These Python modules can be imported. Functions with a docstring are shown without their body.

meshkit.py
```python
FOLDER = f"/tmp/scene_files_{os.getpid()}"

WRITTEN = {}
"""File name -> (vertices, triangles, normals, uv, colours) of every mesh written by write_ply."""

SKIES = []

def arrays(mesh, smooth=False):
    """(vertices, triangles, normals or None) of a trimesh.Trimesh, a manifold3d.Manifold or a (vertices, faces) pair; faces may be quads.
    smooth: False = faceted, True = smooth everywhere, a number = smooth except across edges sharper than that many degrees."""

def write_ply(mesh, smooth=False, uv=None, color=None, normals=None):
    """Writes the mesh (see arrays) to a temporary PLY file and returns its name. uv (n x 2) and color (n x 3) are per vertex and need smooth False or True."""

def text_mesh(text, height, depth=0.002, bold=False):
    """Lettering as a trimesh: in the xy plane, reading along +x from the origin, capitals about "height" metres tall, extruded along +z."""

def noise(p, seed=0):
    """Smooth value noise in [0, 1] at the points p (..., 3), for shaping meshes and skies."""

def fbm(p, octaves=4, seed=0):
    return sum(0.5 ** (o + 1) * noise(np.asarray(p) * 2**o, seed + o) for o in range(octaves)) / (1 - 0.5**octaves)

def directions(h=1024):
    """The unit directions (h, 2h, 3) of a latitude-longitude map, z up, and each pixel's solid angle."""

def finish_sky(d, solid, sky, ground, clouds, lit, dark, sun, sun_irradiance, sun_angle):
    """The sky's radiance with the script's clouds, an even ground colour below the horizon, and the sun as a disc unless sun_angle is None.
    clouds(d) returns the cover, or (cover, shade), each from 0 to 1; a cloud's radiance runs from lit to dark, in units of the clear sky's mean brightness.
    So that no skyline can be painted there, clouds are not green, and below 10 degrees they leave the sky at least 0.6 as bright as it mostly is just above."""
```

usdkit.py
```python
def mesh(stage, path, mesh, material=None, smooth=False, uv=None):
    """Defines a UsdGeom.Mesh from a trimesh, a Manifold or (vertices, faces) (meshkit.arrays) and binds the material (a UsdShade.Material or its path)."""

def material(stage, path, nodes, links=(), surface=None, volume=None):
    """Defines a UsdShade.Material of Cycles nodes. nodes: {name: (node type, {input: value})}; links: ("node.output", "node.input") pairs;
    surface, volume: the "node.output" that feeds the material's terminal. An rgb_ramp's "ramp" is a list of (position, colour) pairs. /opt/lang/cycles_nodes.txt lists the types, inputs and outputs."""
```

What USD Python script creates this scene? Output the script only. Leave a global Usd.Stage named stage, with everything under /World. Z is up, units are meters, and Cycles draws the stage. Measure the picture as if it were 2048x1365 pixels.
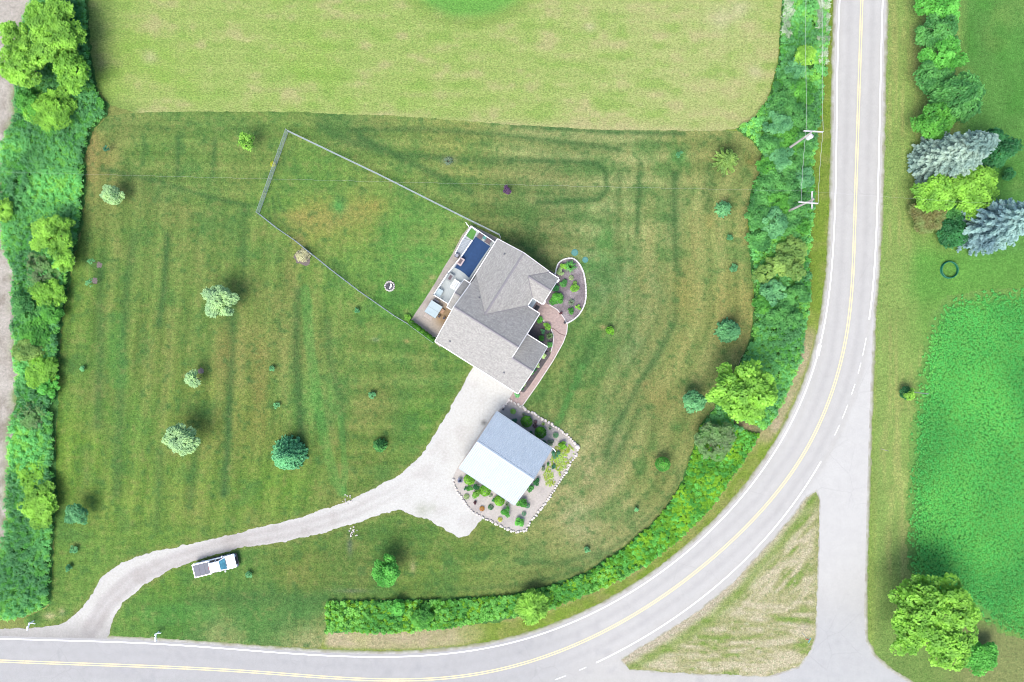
import math
import numpy as np
import trimesh
import shapely
from shapely.geometry import Polygon, LineString, Point, MultiPolygon
from shapely.ops import unary_union
from scipy.spatial import Delaunay, cKDTree
from pxr import Usd, UsdGeom, UsdLux, UsdShade, Sdf, Gf, Vt
import usdkit
import meshkit

# ------------------------------------------------------------------ camera, sky, sun, exposure
stage = Usd.Stage.CreateInMemory()
UsdGeom.SetStageUpAxis(stage, 'Z')
UsdGeom.SetStageMetersPerUnit(stage, 1.0)
UsdGeom.Xform.Define(stage, '/World')
UsdGeom.Scope.Define(stage, '/World/Looks')

ALT = 101.3                      # flying height of the camera
SC = 152.0 / 2048                # metres on the ground per pixel of the photograph
cam = UsdGeom.Camera.Define(stage, '/World/camera')
cam.AddTranslateOp().Set(Gf.Vec3d(0, 0, ALT))
cam.CreateHorizontalApertureAttr(36.0)
cam.CreateFocalLengthAttr(24.0)
cam.CreateExposureAttr(1.5)

SUN_EL = math.radians(56)
SUN_AZ = (-0.46, -0.888)         # horizontal direction towards the sun
SUN_ROT = math.atan2(SUN_AZ[0], SUN_AZ[1])
sky_m = usdkit.material(stage, '/World/Looks/sky', {
    'sky': ('sky_texture', {'sky_type': 'single_scattering', 'sun_disc': False, 'sun_elevation': SUN_EL, 'sun_rotation': SUN_ROT,
                            'air_density': 0.6, 'aerosol_density': 2.5}),
    'bg': ('background_shader', {'strength': 0.15})}, [('sky.color', 'bg.color')], surface='bg.background')
dome = UsdLux.DomeLight.Define(stage, '/World/sky')
UsdShade.MaterialBindingAPI.Apply(dome.GetPrim()).Bind(sky_m)
sun = UsdLux.DistantLight.Define(stage, '/World/sun')
sun.CreateNormalizeAttr(True)
sun.CreateIntensityAttr(0.36)
sun.CreateAngleAttr(38.0)
sun.CreateColorAttr(Gf.Vec3f(1.0, 0.965, 0.925))
dx, dy, dz = SUN_AZ[0] * math.cos(SUN_EL), SUN_AZ[1] * math.cos(SUN_EL), math.sin(SUN_EL)
sun.AddRotateXYZOp().Set(Gf.Vec3f(90 - math.degrees(SUN_EL), 0, math.degrees(math.atan2(dy, dx)) + 90))

# ------------------------------------------------------------------ helpers
H2 = ALT
KREF = np.array([2.38, 2.34, 2.58])   # how bright a white sheet is in the picture: turns seen colours into base colours


def P(px, py, z=0.0):
    k = SC * (ALT - z) / ALT
    return np.array([(px - 1024) * k, (682.5 - py) * k, z])


def PX(pts, z=0.0):
    a = np.asarray(pts, float)
    k = SC * (ALT - z) / ALT
    return np.stack([(a[:, 0] - 1024) * k, (682.5 - a[:, 1]) * k], 1)


def lin(c):
    c = np.asarray(c, float) / 255.0
    return np.where(c <= 0.04045, c / 12.92, ((c + 0.055) / 1.055) ** 2.4)


def alb(r, g, b):
    return tuple(np.clip(lin((r, g, b)) / KREF, 0.002, 0.85))


def fbm2(x, y, scale, octaves=3, seed=0):
    p = np.stack([x / scale, y / scale, np.full_like(x, 0.37)], -1)
    return meshkit.fbm(p, octaves, seed)


used = {}


def numbered(parent, name):
    k = (parent, name)
    n = used.get(k, 0)
    used[k] = n + 1
    return name if n == 0 else f'{name}_{n:03d}'


def tag(prim, label=None, cat=None, group=None, kind=None):
    p = prim if isinstance(prim, Usd.Prim) else prim.GetPrim()
    for key, v in (('label', label), ('category', cat), ('group', group), ('kind', kind)):
        if v:
            p.SetCustomDataByKey(key, v)
    return p


def thing(name, label, cat, loc=(0, 0, 0), rotz=0.0, group=None, kind=None):
    path = '/World/' + numbered('/World', name)
    x = UsdGeom.Xform.Define(stage, path)
    x.AddTranslateOp().Set(Gf.Vec3d(*map(float, loc)))
    if rotz:
        x.AddRotateZOp().Set(float(math.degrees(rotz)))
    return tag(x, label, cat, group, kind)


def obj(name, mesh, mat, parent=None, smooth=False, tint=None, label=None, cat=None, group=None, kind=None):
    base = str(parent.GetPath()) if parent is not None else '/World'
    path = base + '/' + numbered(base, name)
    m = usdkit.mesh(stage, path, mesh, mat, smooth)
    if tint is not None:
        UsdGeom.PrimvarsAPI(m).CreatePrimvar('tint', Sdf.ValueTypeNames.Color3fArray, 'vertex').Set(Vt.Vec3fArray.FromNumpy(np.asarray(tint, np.float32)))
    tag(m, label, cat, group, kind)
    return m.GetPrim()


def box(sx, sy, sz, c=(0, 0, 0), rz=0.0):
    m = trimesh.creation.box([sx, sy, sz])
    if rz:
        m.apply_transform(trimesh.transformations.rotation_matrix(rz, [0, 0, 1]))
    m.apply_translation(c)
    return m


def cyl(r, h, c=(0, 0, 0), n=12, r2=None):
    m = trimesh.creation.cylinder(radius=r, height=h, sections=n)
    if r2 is not None:
        v = m.vertices.copy()
        top = v[:, 2] > 0
        v[top, :2] *= r2 / r
        m.vertices = v
    m.apply_translation((c[0], c[1], c[2] + h / 2))
    return m


def cat_m(ms):
    return trimesh.util.concatenate(ms)


def tube(pts, r, n=6):
    pts = np.asarray(pts, float)
    rr = np.full(len(pts), r) if np.ndim(r) == 0 else np.asarray(r, float)
    d = np.gradient(pts, axis=0)
    d /= np.maximum(np.linalg.norm(d, axis=1, keepdims=True), 1e-9)
    ref = np.where(np.abs(d[:, 2:3]) > 0.9, [[1.0, 0, 0]], [[0, 0, 1.0]])
    a = np.cross(d, ref)
    a /= np.linalg.norm(a, axis=1, keepdims=True)
    b = np.cross(d, a)
    th = np.arange(n) / n * 2 * np.pi
    v = pts[:, None] + rr[:, None, None] * (np.cos(th)[None, :, None] * a[:, None] + np.sin(th)[None, :, None] * b[:, None])
    m = len(pts)
    f = []
    for i in range(m - 1):
        for j in range(n):
            k = (j + 1) % n
            f += [[i * n + j, i * n + k, (i + 1) * n + k], [i * n + j, (i + 1) * n + k, (i + 1) * n + j]]
    for j in range(1, n - 1):
        f += [[0, j + 1, j], [(m - 1) * n, (m - 1) * n + j, (m - 1) * n + j + 1]]
    return trimesh.Trimesh(v.reshape(-1, 3), f, process=False)


def prism(poly, z0, z1):
    """Vertical prism over a plan polygon; z0, z1: numbers."""
    polys = poly.geoms if hasattr(poly, 'geoms') else [poly]
    out = []
    for g in polys:
        if g.area < 1e-4:
            continue
        m = trimesh.creation.extrude_polygon(g, z1 - z0, engine='earcut')
        m.apply_translation((0, 0, z0))
        out.append(m)
    return cat_m(out)


def slant(poly, ztop, thick=None, zbot=None):
    """Prism whose top is the plane ztop(x, y); its bottom is thick below or at zbot."""
    polys = poly.geoms if hasattr(poly, 'geoms') else [poly]
    out = []
    for g in polys:
        if g.geom_type != 'Polygon' or g.area < 1e-3:
            continue
        m = trimesh.creation.extrude_polygon(g, 1.0, engine='earcut')
        v = m.vertices.copy()
        zt = ztop(v[:, 0], v[:, 1])
        low = v[:, 2] < 0.5
        v[:, 2] = np.where(low, (zt - thick) if thick is not None else zbot, zt)
        m.vertices = v
        out.append(m)
    return cat_m(out)


# ------------------------------------------------------------------ materials
def plain(name, col, rough=0.6, metal=0.0, var=0.12, scale=8.0, spec=0.4, bump=0.0):
    """A procedural paint or solid: a base colour with grain."""
    c = np.asarray(col, float)
    nodes = {'g': ('geometry', {}), 'n': ('noise_texture', {'scale': scale, 'detail': 4.0, 'roughness': 0.6}),
             'r': ('rgb_ramp', {'ramp': [(0.25, tuple(c * (1 - var))), (0.75, tuple(np.minimum(c * (1 + var), 0.95)))]}),
             'p': ('principled_bsdf', {'roughness': rough, 'metallic': metal, 'specular_ior_level': spec})}
    links = [('g.position', 'n.vector'), ('n.fac', 'r.fac'), ('r.color', 'p.base_color')]
    if bump:
        nodes['b'] = ('bump', {'strength': 1.0, 'distance': bump})
        links += [('n.fac', 'b.height'), ('b.normal', 'p.normal')]
    return usdkit.material(stage, '/World/Looks/' + name, nodes, links, surface='p.BSDF')


def turf(name, s1=3.0, s2=14.0, a1=0.22, a2=0.3, bump=0.03, stretch=(1, 1, 1), rough=0.9, clump=0.0):
    """Ground cover whose large-scale colour lies in the mesh (tint) and whose grain is procedural."""
    nodes = {'t': ('attribute', {'attribute': 'tint'}), 'g': ('geometry', {}),
             'n3': ('noise_texture', {'scale': 2.4, 'detail': 2.5, 'roughness': 0.6}), 'n4': ('noise_texture', {'scale': 3.3, 'detail': 3.0, 'roughness': 0.7}),
             'r3': ('rgb_ramp', {'ramp': [(0.0, (1, 1, 1)), (0.54, (1, 1, 1)), (0.64, (1 - 0.34 * clump, 1 - 0.17 * clump, 1 - 0.28 * clump)), (1.0, (1 - 0.4 * clump, 1 - 0.2 * clump, 1 - 0.3 * clump))]}),
             'r4': ('rgb_ramp', {'ramp': [(0.0, (1, 1, 1)), (0.55, (1, 1, 1)), (0.65, (1 + 0.34 * clump, 1 + 0.2 * clump, 1 + 0.3 * clump)), (1.0, (1 + 0.4 * clump, 1 + 0.25 * clump, 1 + 0.35 * clump))]}),
             'm3': ('mix_color', {'blend_type': 'multiply', 'fac': 1.0}), 'm4': ('mix_color', {'blend_type': 'multiply', 'fac': 1.0}),
             'mp': ('mapping', {'scale': stretch}),
             'n1': ('noise_texture', {'scale': s1, 'detail': 5.0, 'roughness': 0.65}),
             'n2': ('noise_texture', {'scale': s2, 'detail': 3.0, 'roughness': 0.7}),
             'r1': ('rgb_ramp', {'ramp': [(0.28, (1 - a1, 1 - a1, 1 - a1)), (0.5, (1, 1, 1)), (0.72, (1 + a1 * 1.25, 1 + a1, 1 + a1 * 1.3))]}),
             'r2': ('rgb_ramp', {'ramp': [(0.3, (1 - a2, 1 - a2, 1 - a2)), (0.5, (1, 1, 1)), (0.7, (1 + a2, 1 + a2, 1 + a2))]}),
             'm1': ('mix_color', {'blend_type': 'multiply', 'fac': 1.0}),
             'm2': ('mix_color', {'blend_type': 'multiply', 'fac': 1.0}),
             'b': ('bump', {'strength': 0.7, 'distance': bump}),
             'p': ('principled_bsdf', {'roughness': rough, 'specular_ior_level': 0.15})}
    links = [('g.position', 'mp.vector'), ('mp.vector', 'n1.vector'), ('mp.vector', 'n2.vector'), ('n1.fac', 'r1.fac'), ('n2.fac', 'r2.fac'),
             ('t.color', 'm1.a'), ('r1.color', 'm1.b'), ('m1.result', 'm2.a'), ('r2.color', 'm2.b'),
             ('g.position', 'n3.vector'), ('mp.vector', 'n4.vector'), ('n3.fac', 'r3.fac'), ('n4.fac', 'r4.fac'), ('m2.result', 'm3.a'), ('r3.color', 'm3.b'), ('m3.result', 'm4.a'), ('r4.color', 'm4.b'),
              ('m4.result', 'p.base_color'), ('n2.fac', 'b.height'), ('b.normal', 'p.normal')]
    return usdkit.material(stage, '/World/Looks/' + name, nodes, links, surface='p.BSDF')


def foliage(name, dark, mid, light, patch=None, scale=0.5, rough=0.55, trans=0.3):
    """Leaves: a tone per leaf, and slower drifts of tone through the plant."""
    pl = patch or light
    nodes = {'g': ('geometry', {}), 'n': ('noise_texture', {'scale': scale, 'detail': 2.0}),
             'r': ('rgb_ramp', {'ramp': [(0.0, dark), (0.45, mid), (1.0, light)]}),
             'r2': ('rgb_ramp', {'ramp': [(0.38, (0, 0, 0)), (0.66, (1, 1, 1))]}),
             'pc': ('color', {'value': pl}),
             'm': ('mix_color', {'blend_type': 'mix'}), 'f': ('math', {'math_type': 'multiply', 'value2': 0.6}),
             'p': ('principled_bsdf', {'roughness': rough, 'specular_ior_level': 0.3}),
             't': ('translucent_bsdf', {}), 'x': ('mix_closure', {'fac': trans})}
    links = [('g.position', 'n.vector'), ('g.random_per_island', 'r.fac'), ('n.fac', 'r2.fac'), ('r2.color', 'f.value1'),
             ('f.value', 'm.fac'), ('r.color', 'm.a'), ('pc.color', 'm.b'), ('m.result', 'p.base_color'), ('m.result', 't.color'),
             ('p.BSDF', 'x.closure1'), ('t.BSDF', 'x.closure2')]
    return usdkit.material(stage, '/World/Looks/' + name, nodes, links, surface='x.closure')


def shade(c, k):
    return tuple(np.clip(np.asarray(c) * k, 0.001, 0.8))


FOL = {}
LEAF_GAIN = 2.8            # single leaves are paler than the crown they make up


def leafmat(name, rgb, spread=0.5, patch=None, scale=0.5, trans=0.4):
    c = np.array(alb(*rgb)) * LEAF_GAIN
    m = FOL[name] = foliage('leaf_' + name, shade(c, 1 - spread), tuple(c), shade(c, 1 + spread), None if patch is None else tuple(np.array(alb(*patch)) * LEAF_GAIN), scale, trans=trans)
    return m


leafmat('yellow', (140, 200, 82), patch=(165, 214, 88))
leafmat('yellowgreen', (134, 197, 78), patch=(160, 212, 84))
leafmat('green', (85, 165, 70), patch=(115, 185, 75))
leafmat('bright', (95, 185, 75), patch=(125, 205, 95))
leafmat('mid', (82, 155, 84), patch=(112, 178, 94))
leafmat('deep', (50, 120, 70), patch=(70, 140, 80))
leafmat('teal', (70, 135, 105), patch=(95, 155, 115))
leafmat('sea', (105, 178, 122), patch=(135, 198, 135))
leafmat('silver', (160, 198, 148), patch=(176, 206, 140), spread=.35)
leafmat('silverblue', (152, 188, 186), patch=(176, 194, 182), scale=0.25)
leafmat('powderblue', (142, 180, 196), patch=(160, 192, 186), scale=0.3)
leafmat('spruce', (108, 182, 132), patch=(126, 194, 138), spread=.35)
leafmat('olive', (132, 175, 92), patch=(155, 185, 98))
leafmat('tan', (150, 150, 95), patch=(110, 140, 80), scale=0.8)
leafmat('cream', (205, 200, 170), patch=(190, 190, 150))
leafmat('pale', (190, 220, 150), patch=(205, 230, 165))
leafmat('purple', (85, 60, 95))
leafmat('maroon', (95, 60, 70))
leafmat('orange', (220, 150, 50))
leafmat('gold', (205, 215, 60))
leafmat('globe', (65, 130, 30), patch=(90, 150, 40), scale=1.5)
leafmat('lime', (110, 178, 45), patch=(140, 195, 65), scale=1.5)
leafmat('greygreen', (130, 155, 130), patch=(150, 165, 140))
leafmat('paleweed', (165, 190, 160), patch=(190, 200, 180))
leafmat('slate', (130, 135, 160))
leafmat('wisp', (135, 165, 115), patch=(110, 160, 85))
leafmat('weed', (108, 198, 92), patch=(150, 208, 98), scale=0.16)
leafmat('weedblue', (112, 185, 118), patch=(130, 208, 115), scale=0.16)
leafmat('weedgold', (110, 185, 55), patch=(160, 200, 50), scale=0.3)
leafmat('crop', (88, 188, 96), patch=(104, 196, 98), spread=0.35, scale=0.06)
leafmat('crop2', (106, 192, 96), patch=(122, 198, 98), spread=0.45, scale=0.06)
leafmat('cover', (195, 215, 85), patch=(160, 200, 90), scale=0.6)

BARK = plain('bark', (0.13, 0.10, 0.075), 0.9, var=0.35, scale=12)
BARKG = plain('bark_grey', (0.28, 0.26, 0.24), 0.9, var=0.3, scale=12)
LAWN = turf('lawn_grass', 1.7, 5.0, 0.26, 0.42, clump=1.0)
HAY = turf('hay_grass', 1.8, 5.0, 0.18, 0.40, stretch=(0.7, 1.25, 1), clump=0.6)
ROUGH = turf('rough_grass', 2.0, 5.5, 0.26, 0.42, clump=0.7)
SOIL = turf('field_soil', 3.0, 12.0, 0.22, 0.34, bump=0.06)
GRAVEL = turf('gravel', 3.0, 16.0, 0.10, 0.16, bump=0.03)
MULCH = turf('mulch', 5.0, 16.0, 0.25, 0.45, bump=0.05)


def road_material():
    nodes = {'t': ('attribute', {'attribute': 'tint'}), 'g': ('geometry', {}),
             'n1': ('noise_texture', {'scale': 0.9, 'detail': 6.0, 'roughness': 0.7}),
             'n2': ('noise_texture', {'scale': 18.0, 'detail': 2.0}),
             'nd': ('noise_texture', {'scale': 0.8, 'detail': 5.0, 'roughness': 0.7}),
             'mv': ('mix_vector', {'fac': 0.3}),
             'v': ('voronoi_texture', {'feature': 'distance_to_edge', 'scale': 0.34}),
             'nk': ('noise_texture', {'scale': 0.08, 'detail': 3.0}),
             'rk': ('rgb_ramp', {'ramp': [(0.46, (0, 0, 0)), (0.6, (1, 1, 1))]}),
             'rv': ('rgb_ramp', {'ramp': [(0.0, (1, 1, 1)), (0.008, (0.5, 0.5, 0.5)), (0.016, (0, 0, 0))]}),
             'ck': ('math', {'math_type': 'multiply'}), 'ck2': ('math', {'math_type': 'multiply', 'value2': 0.13}),
             'r1': ('rgb_ramp', {'ramp': [(0.3, (0.95, 0.95, 0.95)), (0.7, (1.04, 1.04, 1.04))]}),
             'r2': ('rgb_ramp', {'ramp': [(0.3, (0.9, 0.9, 0.9)), (0.7, (1.08, 1.08, 1.08))]}),
             'm1': ('mix_color', {'blend_type': 'multiply', 'fac': 1.0}), 'm2': ('mix_color', {'blend_type': 'multiply', 'fac': 1.0}),
             'm3': ('mix_color', {'blend_type': 'mix', 'b': (0.07, 0.07, 0.075)}),
             'p': ('principled_bsdf', {'roughness': 0.85, 'specular_ior_level': 0.25})}
    links = [('g.position', 'n1.vector'), ('g.position', 'n2.vector'), ('g.position', 'nd.vector'), ('g.position', 'nk.vector'),
             ('g.position', 'mv.a'), ('nd.color', 'mv.b'), ('mv.result', 'v.vector'), ('v.distance', 'rv.fac'), ('nk.fac', 'rk.fac'),
             ('rv.color', 'ck.value1'), ('rk.color', 'ck.value2'), ('ck.value', 'ck2.value1'), ('ck2.value', 'm3.fac'),
             ('n1.fac', 'r1.fac'), ('n2.fac', 'r2.fac'), ('t.color', 'm1.a'), ('r1.color', 'm1.b'), ('m1.result', 'm2.a'), ('r2.color', 'm2.b'),
             ('m2.result', 'm3.a'), ('m3.result', 'p.base_color')]
    return usdkit.material(stage, '/World/Looks/asphalt', nodes, links, surface='p.BSDF')


ASPHALT = road_material()


def worn_paint(name, col):
    nodes = {'g': ('geometry', {}), 'n': ('noise_texture', {'scale': 5.0, 'detail': 5.0, 'roughness': 0.75}),
             'r': ('rgb_ramp', {'ramp': [(0.3, tuple(np.array(col) * 0.62)), (0.52, col)]}),
             'p': ('principled_bsdf', {'roughness': 0.7})}
    return usdkit.material(stage, '/World/Looks/' + name, nodes, [('g.position', 'n.vector'), ('n.fac', 'r.fac'), ('r.color', 'p.base_color')], surface='p.BSDF')


PAINT_W = worn_paint('road_paint_white', (0.62, 0.62, 0.61))
PAINT_Y = worn_paint('road_paint_yellow', (0.60, 0.50, 0.25))


def shingle_material(name, col):
    c = np.asarray(col)
    nodes = {'tc': ('texture_coordinate', {}), 'br': ('brick_texture', {'scale': 1.0, 'brick_width': 0.32, 'row_height': 0.145, 'mortar_size': 0.012,
                                                                   'color1': tuple(c * 0.84), 'color2': tuple(c * 1.12), 'mortar': tuple(c * 0.55), 'bias': 0.0}),
             'n': ('noise_texture', {'scale': 6.0, 'detail': 4.0, 'roughness': 0.75}),
             'r': ('rgb_ramp', {'ramp': [(0.32, (0.72, 0.71, 0.71)), (0.5, (1, 1, 1)), (0.68, (1.24, 1.23, 1.22))]}),
             'm': ('mix_color', {'blend_type': 'multiply', 'fac': 1.0}),
             'b': ('bump', {'strength': 0.6, 'distance': 0.012}),
             'p': ('principled_bsdf', {'roughness': 0.9, 'specular_ior_level': 0.2})}
    links = [('tc.UV', 'br.vector'), ('tc.object', 'n.vector'), ('n.fac', 'r.fac'), ('br.color', 'm.a'), ('r.color', 'm.b'), ('m.result', 'p.base_color'),
             ('br.fac', 'b.height'), ('b.normal', 'p.normal')]
    return usdkit.material(stage, '/World/Looks/' + name, nodes, links, surface='p.BSDF')


SHINGLE = shingle_material('roof_shingle', alb(208, 205, 206))
CAPM = plain('ridge_shingle', alb(172, 167, 176), 0.9, var=0.25, scale=7)
VALLEYM = plain('valley_metal', alb(150, 148, 158), 0.7, var=0.15, scale=6)
SIDING = plain('vinyl_siding', (0.62, 0.58, 0.50), 0.6, var=0.05, scale=3)
WHITE = plain('white_trim', (0.78, 0.79, 0.79), 0.45, var=0.04, scale=3)
METAL_ROOF = plain('painted_metal_roof', (0.255, 0.305, 0.345), 0.42, var=0.06, scale=0.9, spec=0.5)
METAL_WALL = plain('metal_wall', (0.55, 0.57, 0.58), 0.5, var=0.05, scale=2)
GLASSD = plain('window_glass', (0.03, 0.04, 0.05), 0.08, var=0.3, scale=2, spec=0.6)
WOODG = plain('weathered_wood', (0.33, 0.29, 0.25), 0.85, var=0.25, scale=6)
CEDAR = plain('cedar_wood', (0.25, 0.16, 0.10), 0.75, var=0.3, scale=7)
DECKM = plain('deck_boards', alb(214, 222, 228), 0.6, var=0.07, scale=4)
STEPM = plain('step_boards', alb(200, 208, 222), 0.6, var=0.07, scale=4)
CARPET = plain('navy_carpet', alb(50, 86, 140), 0.95, var=0.14, scale=3)
MATGREEN = plain('green_mat', alb(105, 170, 85), 0.95, var=0.12, scale=8)
DARK = plain('dark_plastic', (0.03, 0.03, 0.035), 0.6, var=0.3, scale=6)
DARKGREY = plain('dark_grey', (0.075, 0.078, 0.09), 0.6, var=0.2, scale=6)
BROWNC = plain('brown_cushion', (0.09, 0.07, 0.075), 0.85, var=0.25, scale=10)
TUBM = plain('tub_cover', alb(205, 225, 238), 0.5, var=0.05, scale=3)
TEALM = plain('teal_plastic', alb(85, 160, 160), 0.5, var=0.1, scale=5)
RINGM = plain('teal_tube', alb(30, 128, 100), 0.5, var=0.2, scale=6)
LIDM = plain('lid_plastic', alb(105, 170, 165), 0.6, var=0.12, scale=6)
STONE = plain('pale_stone', (0.44, 0.41, 0.37), 0.85, var=0.22, scale=5, bump=0.02)
STONEG = plain('grey_stone', (0.36, 0.34, 0.32), 0.85, var=0.3, scale=5, bump=0.02)
BLOCK = plain('edging_block', (0.52, 0.51, 0.49), 0.85, var=0.1, scale=6)
CONC = plain('concrete', (0.40, 0.42, 0.42), 0.85, var=0.1, scale=4)
PORCHC = plain('porch_concrete', (0.55, 0.64, 0.66), 0.8, var=0.06, scale=4)
GALV = plain('galvanised_steel', (0.25, 0.29, 0.30), 0.5, metal=0.2, var=0.1, scale=4)
WIREM = plain('cable_aluminium', (0.55, 0.56, 0.58), 0.5, metal=0.2, var=0.1, scale=2)
POLEW = plain('pole_wood', (0.30, 0.28, 0.26), 0.85, var=0.2, scale=3)
CANM = plain('transformer_grey', (0.48, 0.50, 0.51), 0.4, var=0.05, scale=3)
SIGNRED = plain('sign_red', (0.45, 0.03, 0.04), 0.4, var=0.05, scale=4)
SIGNTEAL = plain('sign_teal', (0.10, 0.30, 0.33), 0.4, var=0.05, scale=4)
CARW = plain('truck_white', (0.80, 0.81, 0.82), 0.25, var=0.015, scale=1.5, spec=0.6)
CARGLASS = plain('truck_windscreen', (0.055, 0.20, 0.25), 0.08, var=0.35, scale=1.6, spec=0.9)
CARDARK = plain('truck_trim', (0.022, 0.023, 0.03), 0.5, var=0.2, scale=5)
TONNEAU = plain('tonneau_vinyl', (0.072, 0.08, 0.105), 0.5, var=0.1, scale=3)
RUBBER = plain('rubber', (0.02, 0.02, 0.02), 0.85, var=0.2, scale=8)
ALLOY = plain('alloy', (0.5, 0.5, 0.52), 0.3, metal=0.7, var=0.05, scale=4)
LAMPM = plain('lamp_lens', (0.7, 0.72, 0.72), 0.1, var=0.05, scale=4)
TAILM = plain('tail_lens', (0.4, 0.02, 0.02), 0.2, var=0.1, scale=4)
HOSEM = plain('hose_rubber', (0.10, 0.045, 0.04), 0.6, var=0.15, scale=8)


def paver_material():
    c = np.array(alb(220, 195, 193))
    nodes = {'g': ('geometry', {}), 'mp': ('mapping', {'rotation': (0, 0, 0.56)}),
             'br': ('brick_texture', {'scale': 1.0, 'brick_width': 0.24, 'row_height': 0.12, 'mortar_size': 0.012, 'color1': tuple(c * 0.86), 'color2': tuple(c * 1.12), 'mortar': tuple(c * 0.7)}),
             'n': ('noise_texture', {'scale': 3.0, 'detail': 4.0}),
             'r': ('rgb_ramp', {'ramp': [(0.3, (0.86, 0.86, 0.86)), (0.7, (1.12, 1.1, 1.1))]}),
             'm': ('mix_color', {'blend_type': 'multiply', 'fac': 1.0}),
             'p': ('principled_bsdf', {'roughness': 0.85, 'specular_ior_level': 0.25})}
    return usdkit.material(stage, '/World/Looks/brick_paver', nodes, [('g.position', 'mp.vector'), ('mp.vector', 'br.vector'), ('g.position', 'n.vector'),
                           ('n.fac', 'r.fac'), ('br.color', 'm.a'), ('r.color', 'm.b'), ('m.result', 'p.base_color')], surface='p.BSDF')


PAVER = paver_material()

# ------------------------------------------------------------------ outlines, in pixels of the photograph
WEST_LINE = [(1682, -60), (1680, 0), (1675, 150), (1672, 300), (1667, 455), (1656, 588), (1648, 655), (1634, 722), (1611, 788), (1578, 855), (1546, 905), (1524, 938), (1474, 1010),
             (1357, 1117), (1241, 1195), (1157, 1238), (1091, 1265), (1024, 1287), (912, 1307), (812, 1315), (712, 1313), (612, 1307), (512, 1301), (333, 1290), (167, 1283), (0, 1277), (-120, 1272)]
YELLOW = [(1725, -60), (1723, 0), (1719, 150), (1714, 300), (1709, 455), (1706, 522), (1701, 588), (1694, 655), (1684, 722), (1664, 788), (1636, 855), (1607, 910), (1569, 960), (1536, 1009),
          (1457, 1085), (1391, 1142), (1324, 1193), (1257, 1237), (1191, 1273), (1107, 1310), (1024, 1333), (945, 1348), (879, 1357), (779, 1359), (645, 1353), (512, 1346), (333, 1334), (0, 1322), (-120, 1316)]
EAST_LINE = [(1767, -60), (1765, 0), (1763, 150), (1757, 300), (1750, 455), (1744, 588), (1739, 645), (1733, 672), (1718, 745), (1709, 772), (1693, 818), (1669, 868), (1653, 902), (1644, 917),
             (1603, 985), (1536, 1067), (1457, 1155), (1391, 1207), (1324, 1250), (1257, 1290), (1191, 1326), (1152, 1343), (1112, 1359), (1020, 1388), (940, 1402), (860, 1408), (700, 1404), (512, 1394), (333, 1382), (0, 1370), (-120, 1364)]
LAWN_PX = [(215, 232), (270, 226), (420, 224), (600, 225), (800, 233), (1024, 250), (1200, 260), (1350, 262), (1440, 262), (1475, 262), (1505, 285), (1522, 310), (1520, 345), (1502, 380), (1495, 430),
           (1498, 500), (1505, 560), (1508, 620), (1500, 680), (1488, 705), (1470, 740), (1440, 800), (1400, 850), (1385, 900), (1365, 960), (1340, 1005), (1300, 1050), (1240, 1100), (1170, 1145), (1100, 1170),
           (1024, 1188), (900, 1197), (800, 1198), (653, 1200), (650, 1268), (640, 1296), (512, 1290), (333, 1281), (215, 1275), (120, 1255), (60, 1258), (40, 1240), (100, 1212), (108, 1100), (112, 1000), (112, 900), (118, 750), (125, 640), (140, 560),
           (165, 450), (172, 380), (172, 310), (185, 265)]
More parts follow.
